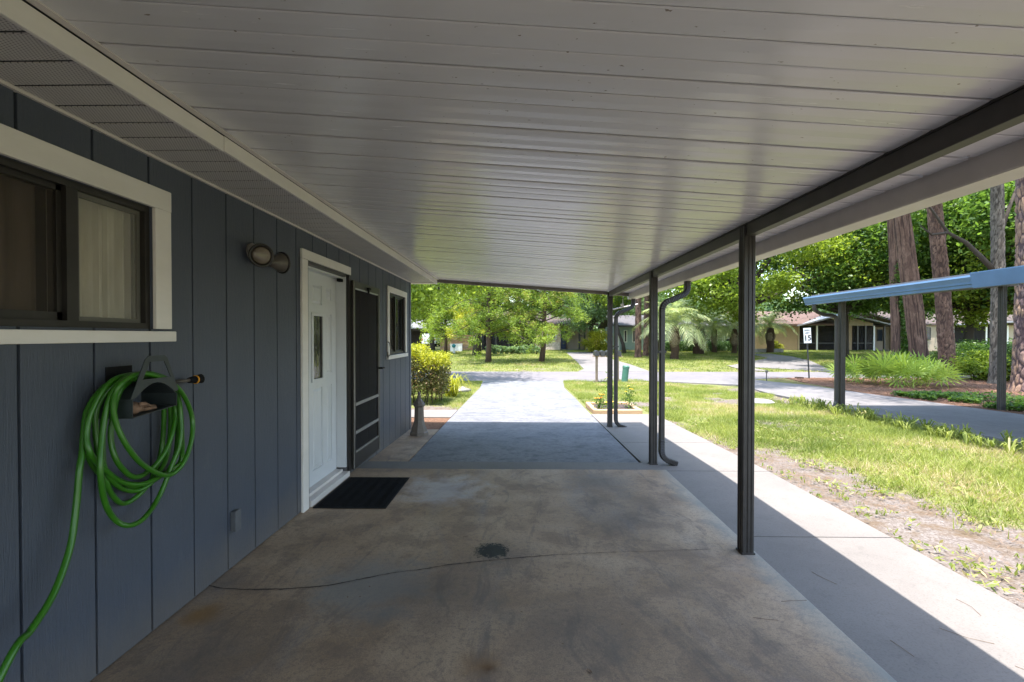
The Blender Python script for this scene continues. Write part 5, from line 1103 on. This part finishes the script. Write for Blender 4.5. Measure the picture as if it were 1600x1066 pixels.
# tan house with dark screened bay
Y = 47; t = hs_root('tan single storey house with a dark screened bay behind the cedars', 830, Y)
wallbox('wall', M['tan'], t, 835, 876, Y, 0, 2.6); wallbox('side_wall', M['darkwall'], t, 753, 836, Y, 0, 2.6, 0.2, 2.2); wallbox('recess_wall', M['beige'], t, 889, 908, Y, 0, 2.6, 0.2, 1.6); wallbox('recess_back', M['tan'], t, 874, 925, Y, 0, 2.6, 0.2, 2.6)
MB().box(px(752, Y), px(925, Y), Y, Y + 9, -0.1, 0.12).build('slab', M['farconc'], t)
wallbox('stone_base', M['stone'], t, 846, 875, Y, 0, 0.85, 0.12, -0.13)
MB().box(px(877, Y), px(888, Y), Y + 2.5, Y + 2.58, 0.12, 2.2).build('front_door', M['cobalt'], t); win(t, 879.5, 885.5, Y + 2.5, 521, 530, M['lamp'], M['farglass'], 2, 2)
win(t, 855, 869, Y, 519, 531.5, M['signw'], M['farglass'], 1)
for p in (754, 775, 795, 815, 835, 905, 913, 921): MB().box(px(p, Y) - 0.09, px(p, Y) + 0.09, Y - 0.1, Y + 0.08, 0, 2.6).build('porch_post', M['lamp'], t)
MB().box(px(754, Y), px(835, Y), Y - 0.02, Y - 0.01, 0.1, 2.6).build('screen', M['screen'], t)
gable(t, 752, 925, Y, Y + 10, 2.55, 4.1, M['shingle'])
fn = thing('wooden_fence', 'orange brown board fence left of the tan house', 'fence', (px(720, 46), 46, 0)); fr0 = MB().box(-0.07, 0.07, -0.015, 0.015, 0, 1.55); me = bpy.data.meshes.new('fence_board'); me.from_pydata(fr0.v, [], fr0.f); me.materials.append(M['fence'])
for i in range(26): link('fence_board', me, None, fn, (-2.0 + i * 0.155, 0.0, 0.02 + 0.02 * (i % 3)))
for zz in (0.35, 1.3): MB().box(px(720, 46) - 2.1, px(720, 46) + 2.05, 45.93, 45.975, zz, zz + 0.09).build('rail', M['wood'], fn)
fn2 = thing('wooden_fence', 'board fence seen between the porch posts right of the tan house', 'fence', (px(922, 50), 50, 0.1))
for i in range(14): link('fence_board', me, None, fn2, (-1.2 + i * 0.155, 0, 0))
b_ = thing('storage_bin', 'white storage box in front of the orange brown fence', 'box', (px(713, 44), 44, 0.05)); MB().box(px(704, 44), px(722, 44), 43.7, 44.2, 0, 0.68).build('body', M['signw'], b_); MB().box(px(703.5, 44), px(722.5, 44), 43.68, 44.22, 0.682, 0.74).build('lid', M['signw'], b_)
x, y = G(709, 552); o = thing('gazing_ball', 'teal garden ball on a white pedestal beside the hedge', 'garden ornament', (x, y, zg(x, y))); MB().lathe([(0.16, 0), (0.10, 0.08), (0.07, 0.4), (0.12, 0.45)], (x, y, zg(x, y)), 10).build('pedestal', M['signw'], o); MB().lathe([(0.02, 0.45), (0.14, 0.52), (0.19, 0.63), (0.14, 0.76), (0.02, 0.82)], (x, y, zg(x, y)), 14).build('ball', M['teal'], o, smooth=True)
# garage and white car
Y = 66; t = hs_root('dark open garage with a pale roof edge at the far left', 655, Y)
wallbox('back_wall', M['darkwall'], t, 560, 700, Y, 0, 2.5, 0.2, 6); wallbox('side_wall', M['darkwall'], t, 696, 699, Y, 0, 2.5, 6, 0); wallbox('lintel', M['darkwall'], t, 560, 700, Y, 2.2, 2.5)
gable(t, 560, 700, Y, Y + 8, 2.5, 3.9, M['greyroof'])
Y = 58; cx = px(669, Y); z0 = zg(cx, Y); t = thing('parked_car', 'white hatchback parked before the dark garage', 'car', (cx, Y, z0)); hw = 0.88
side = [(0, 0.35), (0, 0.95), (0.12, 1.05), (0.45, 1.62), (2.6, 1.66), (3.3, 1.08), (4.2, 0.95), (4.35, 0.4)]
MB().prism([(Y + a, z0 + b) for a, b in side], 'x', cx - hw, cx + hw).build('body', M['carwhite'], t, bevel=0.06)
q = MB(); q.quad((cx - 0.68, Y + 0.15, z0 + 1.08), (cx + 0.68, Y + 0.15, z0 + 1.08), (cx + 0.58, Y + 0.41, z0 + 1.53), (cx - 0.58, Y + 0.41, z0 + 1.53)); q.build('rear_window', M['farglass'], t)
q = MB(); q.quad((cx + hw + .004, Y + 0.5, z0 + 1.1), (cx + hw + .004, Y + 3.1, z0 + 1.1), (cx + hw + .004, Y + 2.5, z0 + 1.55), (cx + hw + .004, Y + 0.65, z0 + 1.55)); q.build('side_window', M['farglass'], t)
for s in (-1, 1):
    MB().box(cx + s * 0.78 - 0.08, cx + s * 0.78 + 0.08, Y - 0.01, Y + 0.02, z0 + 0.75, z0 + 1.0).build('tail_lamp', M['red'], t)
    for yy in (0.8, 3.4): w0 = MB().lathe([(0.32, -0.1), (0.32, 0.1)], n=18); w0.v = [(cx + s * 0.8 + c, Y + yy + a, z0 + 0.32 + b) for a, b, c in w0.v]; w0.build('wheel', M['black'], t)
MB().box(cx - 0.25, cx + 0.25, Y - 0.012, Y - 0.002, z0 + 0.62, z0 + 0.75).build('number_plate', M['signw'], t)
# sage house
Y = 46; t = hs_root('sage grey house with white framed windows behind the palms', 1060, Y)
wallbox('wall', M['sage'], t, 966, 1165, Y, 0, 2.5, 7); win(t, 974, 979, Y, 516, 535, M['signw'], M['farglass'], 1); win(t, 987, 993, Y, 516, 535, M['signw'], M['farglass'], 1)
win(t, 1089, 1108, Y, 517, 541, M['signw'], M['farglass'], 1, 2); win(t, 1110, 1127, Y, 517, 541, M['signw'], M['farglass'], 2, 2); win(t, 1129, 1146, Y, 517, 541, M['signw'], M['farglass'], 1, 2)
wallbox('corner_board', M['signw'], t, 965, 967, Y, 0, 2.5, 0.05, -0.06)
gable(t, 966, 1165, Y, Y + 9, 2.35, 3.6, M['greyshingle'])
t = thing('patio_chair', 'pale patio chair before the white windows', 'chair', (px(1101, 43.5), 43.5, zg(0, 43.5))); X0 = px(1101, 43.5); zz = zg(0, 43.5)
MB().box(X0 - .25, X0 + .25, 43.3, 43.8, zz + .42, zz + .46).build('seat', M['wood'], t); MB().box(X0 - .25, X0 + .25, 43.78, 43.82, zz + .5, zz + .95).build('backrest', M['signw'], t)
for a in (-.23, .23):
    for c in (43.32, 43.78): MB().tube([(X0 + a, c, zz), (X0 + a, c, zz + .42)], 0.02, 6).build('leg', M['signw'], t)
# peach house with screened porch
Y = 46; t = hs_root('peach house with terracotta roof and grey screened porch behind the sign', 1250, Y)
wallbox('wall', M['peach'], t, 1168, 1243, Y, 0, 2.55, 6); gable(t, 1168, 1300, Y, Y + 9, 2.5, 4.0, M['terra'])
wallbox('porch_back', M['darkwall'], t, 1243, 1390, Y, 0, 2.5, 0.2, 2.6); MB().box(px(1243, Y), px(1390, Y), Y, Y + 3, -0.1, 0.1).build('porch_slab', M['farconc'], t)
wallbox('wall', M['peach'], t, 1318, 1325, Y, 0, 2.9, 2); wallbox('far_wall', M['beige'], t, 1357, 1392, Y, 0, 2.4, 2, 0.8)
for p, m in ((1243, M['beige']), (1271, M['signw']), (1303, M['lamp']), (1333, M['lamp']), (1345, M['lamp']), (1358, M['signw']), (1374, M['lamp'])): MB().box(px(p, Y) - 0.07, px(p, Y) + 0.07, Y - 0.08, Y + 0.06, 0, 2.5).build('porch_post', m, t)
MB().box(px(1244, Y), px(1302, Y), Y - 0.01, Y, 0.1, 2.5).build('screen', M['screen'], t); MB().box(px(1326, Y), px(1357, Y), Y - 0.01, Y, 0.1, 2.5).build('screen', M['screen'], t)
for z in (0.75,): MB().box(px(1244, Y), px(1302, Y), Y - 0.05, Y - 0.02, z, z + 0.07).build('screen_rail', M['lamp'], t); MB().box(px(1326, Y), px(1357, Y), Y - 0.05, Y - 0.02, z, z + 0.07).build('screen_rail', M['lamp'], t)
b = MB(); x0, xm, x1 = px(1236, Y), px(1312, Y), px(1380, Y)   # gable facing the road
MB().prism([(x0, 2.42), (xm, 3.55), (x1, 2.5), (x1, 2.62), (xm, 3.72), (x0, 2.55)], 'y', Y - 0.6, Y + 6).build('porch_roof', M['greyroof'], t)
MB().prism([(px(1320, Y), 2.5), (px(1357, Y), 2.5), (px(1357, Y), 2.75), (px(1322, Y), 3.3)], 'y', Y - 0.02, Y + 0.05).build('gable_wall', M['beige'], t)
MB().prism([(px(1286, Y), 2.3), (px(1318, Y), 2.3), (px(1318, Y), 3.4), (px(1286, Y), 3.0)], 'y', Y + 0.0, Y + 0.05).build('gable_wall', M['darkwall'], t)
MB().box(px(1360, Y), px(1395, Y), Y + 0.3, Y + 6, 2.42, 2.55).build('wing_roof', M['shingle'], t); win(t, 1363, 1371, Y + 0.8, 515, 533, M['lamp'], M['farglass'], 1)
# beige house right
Y = 45; t = hs_root('beige house with brown roof and dark porch behind the pine trunks', 1510, Y)
wallbox('wall', M['beige'], t, 1405, 1478, Y, 0, 2.5, 6); wallbox('wall', M['beige'], t, 1560, 1700, Y, 0, 2.5, 6); wallbox('porch_back', M['darkwall'], t, 1476, 1562, Y, 0, 2.5, 0.2, 2.4)
win(t, 1432, 1444, Y, 512, 531, M['lamp'], M['farglass'], 1)
MB().box(px(1478, Y), px(1560, Y), Y - 0.01, Y, 0.1, 2.5).build('screen', M['screen'], t)
for p in (1478, 1503, 1528, 1560): MB().box(px(p, Y) - 0.07, px(p, Y) + 0.07, Y - 0.08, Y + 0.06, 0, 2.5).build('porch_post', M['signw'], t)
MB().box(px(1478, Y), px(1560, Y), Y - 0.06, Y - 0.02, 0.1, 0.75).build('knee_wall', M['beige'], t)
MB().prism([(px(1455, Y), 2.45), (px(1555, Y), 2.75), (px(1590, Y), 2.5), (px(1590, Y), 2.62), (px(1555, Y), 2.9), (px(1455, Y), 2.57)], 'y', Y - 1.0, Y + 3).build('porch_roof', M['greyroof'], t)
gable(t, 1405, 1700, Y + 0.3, Y + 9, 2.5, 4.0, M['shingle'])
# low planter wall with a yellow bush by the peach wall
t = thing('raised_planter', 'low grey block planter along the curved drive', 'planter', (px(1190, 42), 42, 0)); 
for i in range(9): MB().box(px(1172 + i * 5.2, 42) , px(1172 + i * 5.2 + 5.0, 42), 41.8, 42.1, 0, 0.34).build('block', M['paleblock'], t)
shrub(px(1208, 43), 43, 0.6, 0.5, 1.0, 2500, 0.07, 'hedge', 'small golden bush above the grey block planter')
